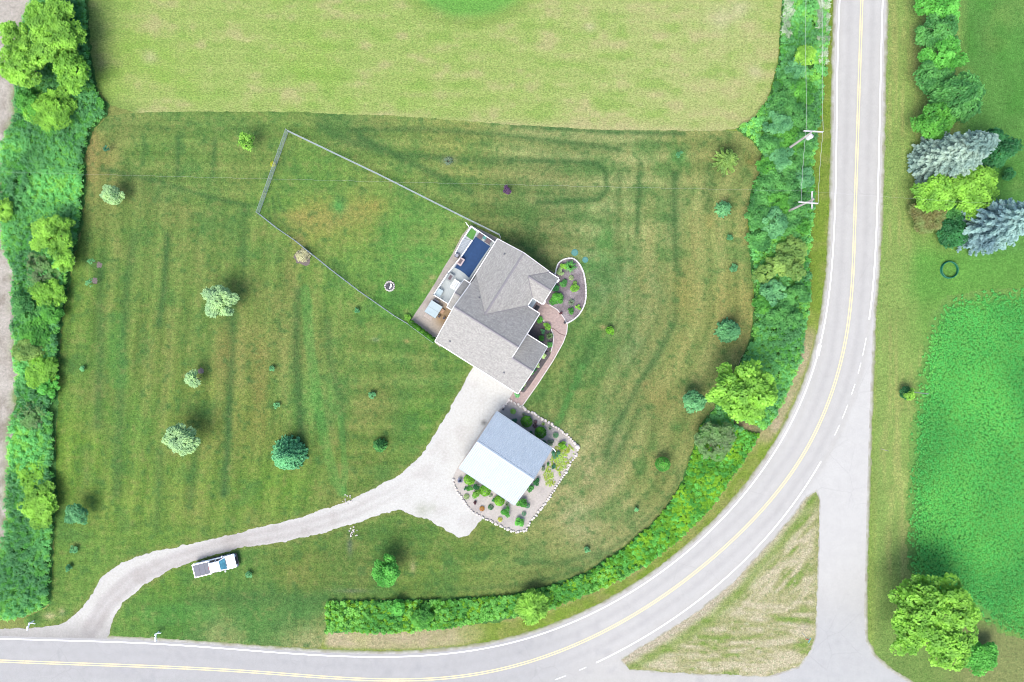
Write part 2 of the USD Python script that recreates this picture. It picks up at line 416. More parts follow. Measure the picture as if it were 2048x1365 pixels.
HAY_PX = [(172, -150), (175, 0), (180, 100), (195, 180), (222, 212), (265, 224), (300, 300), (1400, 300), (1450, 262), (1475, 257), (1510, 235), (1535, 200), (1555, 130), (1565, 0), (1570, -150)]
LEFT_HEDGE_PX = [(60, -150), (75, 0), (45, 60), (38, 170), (33, 240), (8, 300), (2, 400), (10, 480), (35, 560), (30, 650), (38, 750), (22, 900), (16, 1050), (2, 1110), (-60, 1140), (-60, 1236), (40, 1235), (70, 1222),
                 (102, 1208), (108, 1100), (112, 1000), (112, 900), (118, 750), (125, 640), (140, 560), (165, 450), (172, 380), (172, 310), (185, 265), (215, 232), (218, 212), (195, 185), (182, 100), (176, 0), (174, -150)]
RIGHT_HEDGE_PX = [(1572, -100), (1565, 0), (1555, 130), (1535, 200), (1510, 235), (1470, 258), (1505, 285), (1522, 310), (1520, 345), (1502, 380), (1495, 430), (1498, 500), (1505, 560), (1508, 620), (1500, 680), (1488, 705), (1470, 740), (1440, 800),
                  (1400, 850), (1385, 900), (1365, 960), (1340, 1005), (1300, 1050), (1240, 1100), (1170, 1145), (1100, 1170), (1024, 1188), (900, 1197), (800, 1198), (653, 1200), (651, 1265), (780, 1265), (900, 1257), (1000, 1243), (1100, 1218), (1200, 1178), (1280, 1138), (1360, 1078),
                  (1420, 1018), (1480, 930), (1520, 870), (1550, 830), (1585, 760), (1598, 720), (1610, 650), (1618, 600), (1615, 520), (1625, 420), (1625, 330), (1635, 250), (1650, 130), (1655, 0), (1658, -100)]
DIRT_PX = [(-120, -150), (110, -150), (110, 60), (60, 240), (40, 300), (40, 400), (60, 560), (55, 750), (50, 1000), (40, 1140), (-120, 1170)]
CROP_PX = [(2200, 570), (2048, 577), (1950, 581), (1900, 595), (1866, 622), (1850, 680), (1836, 740), (1829, 800), (1820, 860), (1815, 960), (1812, 1060), (1816, 1140), (1850, 1190), (1950, 1230), (2000, 1262), (2048, 1284), (2200, 1330)]
TRI_PX = [(1634, 978), (1612, 992), (1575, 1040), (1540, 1082), (1460, 1168), (1395, 1220), (1328, 1264), (1262, 1303), (1237, 1318), (1257, 1342), (1391, 1351), (1536, 1356), (1600, 1336), (1625, 1301), (1634, 1270), (1636, 1200), (1639, 1100), (1641, 1000)]
DRIVE_PX = [(952, 728), (945, 737), (930, 762), (905, 810), (880, 850), (857, 890), (835, 920), (800, 950), (750, 975), (690, 1005), (600, 1035), (500, 1060), (400, 1085), (300, 1105), (245, 1125), (203, 1155), (178, 1200), (152, 1230), (120, 1250), (60, 1258), (-60, 1256),
            (-60, 1285), (220, 1292), (215, 1275), (226, 1240), (247, 1205), (290, 1170), (340, 1140), (400, 1118), (480, 1095), (560, 1085), (650, 1065), (700, 1050), (760, 1030), (800, 1020), (832, 1033), (870, 1045), (900, 1065), (915, 1075), (938, 1072), (952, 1052), (965, 1036), (1000, 1000), (1060, 930), (1060, 850), (1040, 815), (1045, 790), (1060, 780)]
BED_PX = [(1008, 812), (1018, 800), (1043, 814), (1080, 835), (1105, 851), (1130, 867), (1150, 887), (1158, 896), (1151, 912), (1143, 924), (1128, 950), (1110, 977), (1092, 1006), (1075, 1026), (1061, 1043), (1052, 1060), (1033, 1065), (1018, 1061), (1000, 1052), (975, 1039), (958, 1031),
          (945, 1023), (934, 1011), (921, 993), (911, 976), (905, 957), (915, 935), (985, 830)]
MULCH_PX = [(1098, 540), (1111, 549), (1114, 530), (1128, 519), (1145, 518), (1160, 530), (1168, 548), (1171, 570), (1172, 592), (1168, 612), (1158, 630), (1146, 640), (1134, 647), (1126, 633), (1113, 621), (1090, 606), (1078, 600)]
MULCH2_PX = [(1050, 668), (1072, 630), (1087, 640), (1103, 655), (1109, 672), (1107, 690), (1099, 704), (1090, 705)]
WALK_PX = [(1060, 606), (1078, 600), (1092, 607), (1114, 620), (1127, 636), (1134, 650), (1133, 665), (1126, 685), (1106, 721), (1076, 767), (1047, 808), (1041, 814), (1017, 800), (1030, 780), (1048, 786), (1060, 771), (1076, 747), (1100, 711), (1106, 692), (1108, 673), (1102, 656), (1086, 641), (1066, 628)]
STRIP_PX = [(1028, 776), (1044, 792), (1060, 771), (1076, 747), (1103, 706), (1085, 700)]
PATIO_PX = [(941, 450), (1003, 480), (990, 500), (905, 660), (880, 695), (868, 684), (818, 648), (830, 628), (849, 600), (870, 567), (885, 540), (905, 508), (925, 470)]


def poly(pts, z=0.0):
    return Polygon(PX(pts, z)).buffer(0)


def sheet(p, step, z, colour, rag=0.0, seed=0, smooth=0.0):
    """A flat sheet over polygon p (metres): vertices every step metres, each with a colour; rag: raggedness of the edge in metres."""
    p = p.buffer(smooth).buffer(-2 * smooth).buffer(smooth) if smooth else p
    geoms = p.geoms if hasattr(p, 'geoms') else [p]
    V, F, C, off = [], [], [], 0
    for g in geoms:
        bnd = shapely.segmentize(g, min(step, 0.16) if rag else step)
        rings = [np.array(r.coords)[:-1] for r in (bnd.exterior, *bnd.interiors)]
        if rag:
            new = []
            for r in rings:
                a = 0.55 * fbm2(r[:, 0], r[:, 1], 1.3, 2, seed) + 0.55 * fbm2(r[:, 0], r[:, 1], 0.42, 2, seed + 1) - 0.55
                b = 0.55 * fbm2(r[:, 0] + 71, r[:, 1] - 13, 1.3, 2, seed + 3) + 0.55 * fbm2(r[:, 0] - 31, r[:, 1] + 17, 0.42, 2, seed + 4) - 0.55
                new.append(r + 2.4 * rag * np.stack([a, b], 1))
            rings = new
        gg = Polygon(rings[0], rings[1:]).buffer(0)
        x0, y0, x1, y1 = gg.bounds
        gx, gy = np.meshgrid(np.arange(x0, x1, step), np.arange(y0, y1, step))
        pts = np.stack([gx.ravel(), gy.ravel()], 1)
        rng = np.random.default_rng(seed + 5)
        pts += rng.uniform(-0.2, 0.2, pts.shape) * step
        inner = gg.buffer(-0.3 * step)
        pts = pts[shapely.contains_xy(inner, pts[:, 0], pts[:, 1])] if not inner.is_empty else pts[:0]
        allp = np.vstack([*rings, pts])
        t = Delaunay(allp).simplices
        c = allp[t].mean(1)
        t = t[shapely.contains_xy(gg, c[:, 0], c[:, 1])]
        e1, e2 = allp[t[:, 1]] - allp[t[:, 0]], allp[t[:, 2]] - allp[t[:, 0]]
        cr = e1[:, 0] * e2[:, 1] - e1[:, 1] * e2[:, 0]
        t = t[np.abs(cr) > 1e-7]
        cr = cr[np.abs(cr) > 1e-7]
        t[cr < 0] = t[cr < 0][:, ::-1]
        V.append(np.column_stack([allp, np.full(len(allp), z)]))
        F.append(t + off)
        C.append(colour(allp[:, 0], allp[:, 1]))
        off += len(allp)
    return (np.vstack(V), np.vstack(F)), np.vstack(C)


def to_px(x, y):
    return x / SC + 1024, 682.5 - y / SC


def albedo(rgb):
    return np.clip(lin(rgb) / KREF, 0.002, 0.8)


def blend(a, b, t):
    return a * (1 - t[:, None]) + np.asarray(b, float) * t[:, None]


def dist_to(line_px, x, y):
    ls = shapely.segmentize(LineString(PX(line_px)), 0.25)
    return cKDTree(np.array(ls.coords)).query(np.stack([x, y], 1))[0] / SC       # in pixels


def sstep(a, b, t):
    t = np.clip((t - a) / (b - a), 0, 1)
    return t * t * (3 - 2 * t)


# ------------------------------------------------------------------ colours of the grass
LAWN_C = np.array([
    (250, 260, 125, 140, 80), (190, 320, 145, 140, 85), (300, 300, 105, 138, 70), (420, 300, 115, 142, 75), (500, 330, 118, 140, 75), (300, 380, 118, 136, 76), (300, 500, 108, 138, 70), (150, 600, 112, 142, 66),
    (200, 700, 105, 138, 66), (300, 700, 118, 136, 70), (400, 650, 110, 136, 70), (480, 700, 128, 136, 75), (250, 850, 105, 142, 66), (400, 830, 118, 136, 66), (500, 850, 126, 136, 70), (150, 900, 112, 145, 60), (250, 1000, 118, 145, 66),
    (400, 1000, 118, 142, 66), (550, 980, 108, 142, 60), (600, 700, 122, 136, 75), (640, 800, 105, 148, 75), (700, 700, 112, 136, 70), (750, 800, 118, 132, 72), (830, 760, 108, 138, 72), (700, 900, 112, 132, 66), (850, 830, 98, 138, 62), (520, 480, 112, 138, 72), (420, 450, 112, 136, 72),
    (640, 340, 108, 145, 70), (630, 440, 152, 155, 82), (720, 450, 132, 150, 76), (800, 480, 95, 148, 70), (850, 520, 100, 150, 75), (700, 540, 112, 146, 72), (780, 600, 92, 142, 66), (560, 420, 108, 146, 70), (900, 480, 118, 155, 78),
    (700, 250, 118, 136, 78), (900, 290, 132, 146, 82), (1050, 290, 145, 155, 95), (1250, 300, 150, 156, 96), (1400, 290, 136, 142, 80), (1000, 430, 112, 126, 72), (1100, 360, 126, 136, 82), (1100, 470, 122, 128, 76), (1200, 450, 136, 150, 90), (1300, 450, 150, 156, 95),
    (1420, 500, 150, 155, 90), (1200, 560, 112, 136, 82), (1300, 600, 132, 142, 86), (1400, 600, 146, 150, 86), (1450, 600, 150, 146, 82), (1180, 680, 102, 132, 66), (1270, 700, 122, 136, 82), (1350, 720, 146, 150, 86), (1150, 780, 108, 132, 66), (1250, 800, 142, 146, 86), (1350, 850, 130, 136, 76),
    (1200, 880, 150, 150, 95), (1300, 960, 132, 136, 76), (1180, 950, 160, 155, 105), (1150, 1030, 168, 162, 112), (1230, 1030, 146, 146, 90), (1080, 1090, 142, 146, 86), (1000, 1120, 126, 142, 76), (950, 1080, 98, 128, 60), (1100, 1140, 118, 132, 70),
    (700, 1110, 96, 122, 60), (800, 1080, 92, 126, 60), (850, 1150, 112, 136, 66), (600, 1150, 106, 126, 60), (450, 1180, 92, 128, 60), (500, 1240, 86, 132, 66), (350, 1230, 82, 128, 56), (600, 1230, 82, 128, 66), (250, 1240, 102, 142, 66), (150, 1150, 108, 142, 66), (330, 1150, 106, 142, 60),
    (120, 1220, 112, 142, 70), (450, 1275, 140, 152, 98), (620, 1285, 165, 160, 115)], float)
DARK_STRIPS = [  # darker, greener mower tracks: line, width, strength
    ([(1280, 330), (1277, 400), (1274, 470)], 6, .8), ([(1350, 350), (1348, 460), (1355, 560), (1350, 640), (1320, 700), (1290, 750), (1250, 820), (1225, 870), (1212, 915)], 9, .8), ([(1238, 345), (1236, 430), (1240, 540)], 6, .5),
    ([(1020, 320), (1120, 324), (1195, 328), (1212, 345), (1214, 380), (1196, 400), (1140, 403), (1075, 405)], 6, .75), ([(700, 262), (840, 258), (1000, 270), (1150, 288), (1240, 300)], 6, .6), ([(720, 275), (800, 315), (880, 355), (940, 385)], 8, .7),
    ([(800, 310), (900, 318), (1020, 322)], 8, .6), ([(1024, 252), (1200, 264), (1360, 268)], 5, .7), ([(205, 340), (260, 350), (330, 368), (430, 398), (500, 412)], 5, .6), ([(430, 280), (426, 350)], 5, .6), ([(357, 275), (355, 350)], 5, .6), ([(290, 282), (285, 330)], 5, .5),
    ([(335, 470), (330, 560), (318, 650)], 6, .75), ([(270, 470), (255, 570), (245, 700), (240, 850), (232, 990)], 10, .5), ([(466, 600), (464, 700), (458, 820), (455, 910), (448, 990)], 8, .8), ([(200, 540), (202, 700), (195, 850)], 10, .55), ([(490, 420), (485, 520)], 7, .5),
    ([(595, 580), (592, 700), (598, 800), (605, 900)], 9, .7), ([(655, 640), (660, 720), (680, 800), (690, 880)], 8, .5), ([(320, 900), (316, 1000), (312, 1060)], 9, .4), ([(392, 900), (380, 1010)], 8, .4), ([(1420, 340), (1415, 420)], 10, .4), ([(1180, 700), (1140, 790), (1110, 860)], 10, .45),
    ([(1290, 800), (1250, 880), (1220, 930)], 8, .6), ([(560, 330), (590, 290)], 6, .3), ([(640, 250), (700, 285), (760, 300)], 10, .5), ([(1030, 1120), (1120, 1128), (1200, 1105)], 6, .5), ([(900, 1180), (1050, 1170), (1160, 1140), (1260, 1072), (1335, 1000), (1368, 940)], 5, .4),
    ([(545, 395), (550, 430), (575, 455), (610, 470)], 3, .6), ([(555, 385), (562, 420), (590, 445), (625, 458)], 3, .6), ([(535, 400), (540, 440), (565, 465)], 3, .5), ([(380, 1200), (500, 1195), (640, 1200)], 14, .35)]
TAN_STRIPS = [([(338, 620), (340, 700), (330, 780), (322, 860)], 9, .7), ([(487, 630), (484, 700), (482, 770)], 8, .7), ([(440, 680), (440, 770), (436, 830)], 9, .6), ([(302, 690), (297, 760), (292, 830)], 10, .6), ([(172, 905), (172, 965)], 8, .6), ([(212, 870), (208, 960)], 7, .4),
              ([(1240, 420), (1238, 500)], 10, .6), ([(1302, 400), (1296, 500), (1288, 580)], 14, .6), ([(1385, 440), (1390, 540), (1385, 640)], 15, .7), ([(1330, 640), (1290, 715), (1250, 790)], 12, .6), ([(1370, 700), (1310, 790), (1262, 860)], 13, .5), ([(1150, 960), (1110, 1010), (1090, 1060)], 22, .6), ([(1205, 930), (1175, 990)], 18, .5),
              ([(820, 365), (900, 410), (960, 440)], 8, .6), ([(880, 345), (1000, 348), (1180, 360)], 9, .5), ([(760, 250), (1000, 280), (1250, 315)], 8, .45), ([(560, 600), (565, 700), (570, 800)], 10, .55), ([(515, 560), (510, 640), (508, 720)], 8, .5), ([(640, 720), (650, 800), (668, 900)], 8, .5), ([(300, 400), (420, 430)], 10, .4),
              ([(400, 480), (398, 560)], 9, .5), ([(300, 480), (292, 570)], 9, .5), ([(235, 480), (222, 570), (215, 650)], 9, .5), ([(410, 1000), (405, 1060)], 10, .4), ([(185, 310), (178, 345)], 7, .7), ([(240, 265), (380, 258)], 8, .4)]
LUSH_STRIPS = [([(612, 580), (618, 680), (632, 780), (648, 880), (670, 960), (685, 985)], 9, .5), ([(680, 830), (690, 930), (688, 985)], 6, .5), ([(1110, 860), (1140, 790), (1165, 735)], 6, .6), ([(230, 640), (238, 760)], 16, .4), ([(1212, 470), (1205, 520), (1160, 540)], 12, .4), ([(300, 1232), (420, 1222)], 18, .4)]
TAN_BLOBS = [(100, 1232, 12, 7, (215, 200, 160)), (124, 1226, 6, 9, (215, 200, 160)), (897, 322, 14, 9, (150, 155, 120)), (1206, 655, 8, 5, (190, 170, 120)), (751, 680, 7, 4, (190, 185, 160)), (814, 683, 8, 4, (185, 170, 110)), (826, 1135, 6, 16, (170, 170, 120)), (700, 1090, 6, 22, (110, 125, 100)),
             (703, 1182, 34, 4, (110, 125, 95)), (1500, 320, 10, 12, (150, 140, 80)), (185, 300, 10, 40, (160, 150, 95)), (865, 555, 8, 5, (200, 185, 130)), (920, 490, 18, 20, (150, 165, 95)), (745, 412, 30, 14, (165, 160, 85)), (600, 432, 34, 12, (172, 162, 92)), (650, 440, 60, 22, (158, 156, 88)), (700, 425, 50, 20, (160, 158, 88)), (1110, 870, 5, 5, (150, 140, 90)), (1290, 770, 8, 8, (160, 150, 95)), (1358, 312, 16, 16, (95, 165, 85)),
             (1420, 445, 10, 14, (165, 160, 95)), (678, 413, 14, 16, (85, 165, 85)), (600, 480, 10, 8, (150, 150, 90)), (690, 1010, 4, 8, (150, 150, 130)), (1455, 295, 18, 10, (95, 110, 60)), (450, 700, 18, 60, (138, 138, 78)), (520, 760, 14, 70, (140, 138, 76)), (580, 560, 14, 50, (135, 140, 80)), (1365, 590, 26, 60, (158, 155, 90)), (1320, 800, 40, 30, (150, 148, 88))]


def lawn_colour(x, y):
    px, py = to_px(x, y)
    d2 = (px[:, None] - LAWN_C[None, :, 0]) ** 2 + (py[:, None] - LAWN_C[None, :, 1]) ** 2
    w = 1 / (d2 + 900) ** 1.6
    c = (w[:, :, None] * LAWN_C[None, :, 2:]).sum(1) / w.sum(1)[:, None] * (np.array([1.06, 1.08, 1.05]) + np.array([-0.01, 0.01, 0.09]) * sstep(900, 1150, px)[:, None])
    de = dist_to(LAWN_PX + LAWN_PX[:1], x, y)
    wob = (fbm2(x, y, 14.0, 2, 4) - 0.5) * 34
    wl = sstep(740, 640, px) * sstep(395, 450, py)
    co = np.where(wl > 0.5, px + 0.10 * (py - 700), de)
    stripe = np.sin((co + wob) / 47.0 * 2 * np.pi) * (0.35 + 0.65 * fbm2(x, y, 14, 2, 9))
    inyard = shapely.contains_xy(YARD, x, y)
    low = sstep(1020, 1060, py)
    c = c * (1 + 0.025 * np.sin((co + 0.6 * wob) / 17.0 * 2 * np.pi)[:, None] + (0.105 * stripe * np.where(inyard, 0.25, 1) * (1 - 0.6 * low))[:, None] * np.array([1.15, 0.7, 1.1]))
    # long mower grain
    g = fbm2(x * 2.2 + 0.2 * y, y * 0.25, 1.0, 3, 17) - 0.5
    gh = fbm2(x * 0.25, y * 2.2, 1.0, 3, 18) - 0.5
    horiz = np.maximum(sstep(330, 270, py), low)
    c = c * (1 + 0.22 * (g * (1 - horiz) + gh * horiz))[:, None]
    b = fbm2(x, y, 3.2, 4, 23)
    c = blend(c, (152, 152, 90), 0.38 * sstep(0.52, 0.72, b) * sstep(0.35, 0.6, fbm2(x, y, 18, 2, 5)))
    c = blend(c, (82, 132, 66), 0.5 * sstep(0.5, 0.3, b))
    for line, wd, s in DARK_STRIPS:
        d = dist_to(line, x, y)
        k = s * np.exp(-(d / wd) ** 2) * (0.55 + 0.9 * fbm2(x, y, 2.5, 2, 41))
        c = blend(c, (70, 110, 60), np.clip(0.95 * k, 0, 0.92))
    for line, wd, s in TAN_STRIPS:
        d = dist_to(line, x, y)
        k = s * np.exp(-(d / wd) ** 2) * (0.4 + 1.0 * fbm2(x, y, 1.8, 3, 43))
        c = blend(c, (158, 157, 96), np.clip(0.55 * k, 0, 0.85))
    for line, wd, s in LUSH_STRIPS:
        d = dist_to(line, x, y) + 6 * (fbm2(x, y, 2.0, 2, 47) - 0.5)
        c = blend(c, (92, 165, 80), np.clip(s * sstep(wd * 1.5, wd * 0.7, d), 0, 1) * (0.5 + 0.6 * fbm2(x, y, 3, 2, 44)))
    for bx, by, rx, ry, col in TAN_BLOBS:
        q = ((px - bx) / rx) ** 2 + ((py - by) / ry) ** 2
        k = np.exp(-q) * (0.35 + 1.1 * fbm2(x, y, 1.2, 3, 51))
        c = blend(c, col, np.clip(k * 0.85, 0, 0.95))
    f1 = fbm2(x, y, 0.75, 3, 63)
    c = blend(c, (158, 158, 98), 0.40 * sstep(0.54, 0.74, f1))
    c = blend(c, (72, 118, 62), 0.5 * sstep(0.46, 0.28, f1))
    # scuffed edge along the drive and the hedges
    dd = dist_to(DRIVE_PX, x, y)
    c = blend(c, (150, 152, 88), 0.5 * np.exp(-(dd / 7) ** 2) * (0.4 + fbm2(x, y, 1.5, 2, 61)))
    return albedo(np.clip(c, 5, 250))


YARD = poly([(575, 262), (518, 428), (600, 490), (720, 583), (818, 648), (870, 567), (941, 450)])


def hay_colour(x, y):
    px, py = to_px(x, y)
    c = np.tile([168.0, 190.0, 108.0], (len(x), 1))
    c = blend(c, (186, 196, 128), sstep(900, 1450, px) * 0.8)
    a = fbm2(x * 0.7, y * 1.3, 1.9, 4, 3)
    c = blend(c, (196, 190, 138), 0.75 * sstep(0.5, 0.72, a))
    c = blend(c, (142, 180, 86), 0.55 * sstep(0.5, 0.3, a))
    b = fbm2(x, y, 7, 3, 6)
    c = blend(c, (145, 188, 80), 0.5 * sstep(0.52, 0.7, b) * sstep(1000, 500, px))
    c = blend(c, (200, 188, 145), 0.75 * np.exp(-((py - (225 + 0.03 * px)) / 14) ** 2) * (0.3 + fbm2(x, y, 4, 3, 8)))
    d = np.hypot((px - 940) / 1.5, py + 40)
    c = blend(c, (112, 178, 80), 0.85 * sstep(95, 60, d + 14 * (fbm2(x, y, 3, 2, 9) - 0.5)))
    c = blend(c, (135, 165, 80), 0.5 * np.exp(-((d - 85) / 12) ** 2))
    for bx, by, r in ((1440, 40, 24), (1510, 145, 14), (1480, 20, 20), (1180, 55, 10), (300, 115, 14)):
        c = blend(c, (208, 202, 165), 0.7 * np.exp(-((px - bx) ** 2 + (py - by) ** 2) / r ** 2) * (0.3 + fbm2(x, y, 1.2, 3, 12)))
    dl = dist_to([(175, 0), (180, 100), (195, 180), (222, 212), (265, 224)], x, y)
    c = blend(c, (120, 155, 75), 0.6 * np.exp(-(dl / 16) ** 2))
    rings = np.sin(dist_to(HAY_PX[1:6] + [(700, 232), (1024, 250), (1440, 262), (1510, 235), (1555, 130), (1565, 0)], x, y) / 30 * 2 * np.pi + 3 * fbm2(x, y, 10, 2, 2))
    c = c * (1 + 0.012 * rings)[:, None]
    return albedo(np.clip(c, 5, 250))


def rough_colour(x, y):
    """Verges beside the roads and everything that nobody mows carefully."""
    px, py = to_px(x, y)
    c = np.tile([142.0, 168.0, 84.0], (len(x), 1))
    east = sstep(1735, 1760, px)
    streak = fbm2(x * 2.0, y * 0.12, 1.0, 3, 31)
    ew = blend(np.tile([146.0, 175.0, 95.0], (len(x), 1)), (172, 180, 110), 0.8 * sstep(0.48, 0.68, streak))
    ew = blend(ew, (110, 165, 75), 0.7 * sstep(1800, 1850, px) * sstep(420, 520, py) * sstep(760, 640, py))
    c = c * (1 - east[:, None]) + ew * east[:, None]
    ne = sstep(1905, 1945, px) * sstep(600, 500, py)
    lawn2 = blend(np.tile([102.0, 158.0, 76.0], (len(x), 1)), (128, 165, 85), 0.6 * sstep(0.5, 0.7, fbm2(x, y, 4, 3, 33)))
    lawn2 = blend(lawn2, (78, 145, 58), 0.6 * sstep(0.5, 0.3, fbm2(x, y, 5, 3, 35)))
    c = c * (1 - ne[:, None]) + lawn2 * ne[:, None]
    mid = sstep(1790, 1850, px) * sstep(490, 520, py) * sstep(620, 580, py)
    c = blend(c, (108, 168, 75), 0.8 * mid)
    se = sstep(1740, 1760, px) * sstep(1150, 1230, py)
    c = blend(c, (118, 150, 78), 0.75 * se)
    c = blend(c, (160, 150, 110), 0.5 * se * sstep(1850, 1950, px) * sstep(1230, 1270, py))
    # west of the road: olive verge, then the raked tan strip by the hedge
    dw = dist_to(WEST_LINE, x, y)
    west = (px < 1700) & ~shapely.contains_xy(TRI, x, y)
    olive = blend(np.tile([132.0, 160.0, 62.0], (len(x), 1)), (160, 165, 95), 0.6 * sstep(0.48, 0.7, fbm2(x, y, 1.8, 3, 36)))
    c = np.where((west & (px > 640))[:, None], olive, c)
    tan = ((sstep(640, 680, py) * sstep(905, 860, py) * (px > 1400)) + (sstep(635, 660, px) * sstep(1010, 880, px)) * (py > 1200)) * west
    c = blend(c, (202, 186, 158), np.clip(tan * (0.45 + 0.8 * fbm2(x, y, 2.2, 3, 38)) * sstep(10, 20, dw), 0, 0.95))
    mids = west & (py > 860) & (px > 1000)
    dh = dist_to(RIGHT_HEDGE_PX[-20:], x, y)
    c = blend(c, (190, 182, 130), np.where(mids, 0.7 * np.exp(-(dh / 5) ** 2), 0))
    c = blend(c, (168, 160, 110), np.where(mids, 0.5 * sstep(0.5, 0.7, fbm2(x, y, 2.0, 3, 39)), 0))
    bot = west & (px < 645)
    c = blend(c, (150, 152, 95), np.where(bot, 0.6, 0))
    b = fbm2(x, y, 2.0, 3, 40)
    c = c * (0.9 + 0.2 * b)[:, None]
    return albedo(np.clip(c, 5, 250))


TRI = poly(TRI_PX)


def tri_colour(x, y):
    px, py = to_px(x, y)
    de = dist_to(EAST_LINE, x, y)
    c = np.tile([176.0, 176.0, 128.0], (len(x), 1))
    ang = fbm2(x * 0.22 + y * 0.2, (y - x) * 1.1, 1.0, 4, 71) * sstep(1250, 1150, py) + fbm2(x * 0.3, y * 1.5, 1.0, 4, 72) * sstep(1150, 1250, py)
    c = blend(c, (214, 204, 176), 0.9 * sstep(0.43, 0.6, ang))
    c = blend(c, (128, 162, 72), 0.85 * sstep(0.44, 0.3, ang))
    c = blend(c, (228, 216, 192), 0.7 * sstep(0.6, 0.75, fbm2(x * 1.5, y * 1.5, 1.0, 3, 75)))
    wide = 16 + 12 * sstep(1120, 1260, py)
    c = blend(c, (204, 192, 172), 0.9 * sstep(wide + 10, wide, de + 8 * (fbm2(x, y, 2, 2, 73) - 0.5)))
    c = blend(c, (130, 160, 75), 0.6 * np.exp(-((de - wide - 16) / 10) ** 2))
    dr = np.abs(px - 1638)
    c = blend(c, (150, 160, 95), 0.5 * np.exp(-(dr / 10) ** 2))
    return albedo(np.clip(c, 5, 250))


def soil_colour(x, y):
    px, py = to_px(x, y)
    a = fbm2(x, y, 1.3, 4, 81)
    c = blend(np.tile([206.0, 198.0, 192.0], (len(x), 1)), (168, 158, 148), 0.8 * sstep(0.5, 0.7, a))
    c = blend(c, (225, 218, 212), 0.6 * sstep(0.5, 0.3, a))
    dh = dist_to(LEFT_HEDGE_PX[1:14], x, y)
    c = blend(c, (135, 165, 95), 0.8 * np.exp(-(dh / 11) ** 2) * sstep(0.4, 0.6, fbm2(x, y, 1.6, 3, 83)) * 1.2)
    return albedo(np.clip(c, 5, 250))


def hedge_floor(x, y):
    a = fbm2(x, y, 1.5, 3, 91)
    c = blend(np.tile([80.0, 135.0, 70.0], (len(x), 1)), (110, 160, 82), sstep(0.45, 0.7, a))
    px, py = to_px(x, y)
    gap = np.exp(-(((px - 1493) / 42) ** 2 + ((py - 852 - 0.35 * (px - 1493)) / 11) ** 2))
    c = blend(c, (165, 150, 118), np.clip(gap * 1.1, 0, 1))
    return albedo(c)


def crop_floor(x, y):
    a = fbm2(x, y, 3.0, 3, 95)
    c = blend(np.tile([84.0, 170.0, 82.0], (len(x), 1)), (110, 186, 88), sstep(0.4, 0.65, a))
    de = dist_to(CROP_PX, x, y) * SC
    c = blend(c, (124, 168, 86), sstep(2.6, 0.2, de + 1.5 * (fbm2(x, y, 2.0, 3, 96) - 0.5)))
    return albedo(c)


def gravel_colour(x, y):
    px, py = to_px(x, y)
    c = np.tile([238.0, 236.0, 236.0], (len(x), 1))
    far = sstep(760, 560, px)
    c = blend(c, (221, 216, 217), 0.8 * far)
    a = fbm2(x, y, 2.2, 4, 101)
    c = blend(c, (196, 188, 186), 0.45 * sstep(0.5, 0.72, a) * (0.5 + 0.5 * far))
    ca = dist_to([(180, 1262), (215, 1205), (270, 1155), (350, 1122), (480, 1082), (600, 1058), (700, 1028), (780, 990), (850, 950)], x, y)
    tr = np.exp(-((ca - 8) / 5) ** 2)
    c = blend(c, (190, 182, 182), 0.4 * tr * sstep(900, 700, px) * (0.4 + 0.8 * fbm2(x, y, 3, 2, 102)))
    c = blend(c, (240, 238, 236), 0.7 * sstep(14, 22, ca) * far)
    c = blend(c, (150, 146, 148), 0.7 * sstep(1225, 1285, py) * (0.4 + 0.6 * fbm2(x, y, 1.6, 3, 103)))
    for bx, by, r, k in ((968, 846, 5, .8), (915, 958, 10, .25), (866, 1015, 8, .3), (845, 1020, 14, .45), (980, 870, 8, .2)):
        c = blend(c, (120, 118, 118) if k > .5 else (175, 180, 160), k * np.exp(-((px - bx) ** 2 + (py - by) ** 2) / r ** 2))
    return albedo(c)


def bed_gravel(x, y):
    px, py = to_px(x, y)
    c = np.tile([222.0, 214.0, 212.0], (len(x), 1))
    a = fbm2(x, y, 1.0, 3, 105)
    c = blend(c, (190, 182, 184), 0.5 * sstep(0.5, 0.7, a))
    c = blend(c, (196, 190, 192), 0.7 * sstep(880, 850, py + 0.0 * px) * sstep(990, 1010, px))
    return albedo(c)


def patio_colour(x, y):
    px, py = to_px(x, y)
    c = np.tile([208.0, 198.0, 192.0], (len(x), 1))
    a = fbm2(x, y, 1.0, 3, 107)
    c = blend(c, (178, 168, 164), 0.6 * sstep(0.48, 0.7, a))
    k = np.exp(-(((px - 890) * 0.85 + (py - 632) * 0.53) / 16) ** 2 - (((px - 890) * 0.53 - (py - 632) * 0.85) / 22) ** 2)
    c = blend(c, (178, 150, 118), np.clip(1.2 * k, 0, 0.9))
    return albedo(c)


def mulch_colour(x, y):
    a = fbm2(x, y, 0.8, 3, 109)
    c = blend(np.tile([150.0, 140.0, 148.0], (len(x), 1)), (182, 172, 180), sstep(0.45, 0.7, a))
    return albedo(c)


def mulch2_colour(x, y):
    a = fbm2(x, y, 0.8, 3, 111)
    return albedo(blend(np.tile([115.0, 108.0, 114.0], (len(x), 1)), (145, 138, 138), sstep(0.45, 0.7, a)))


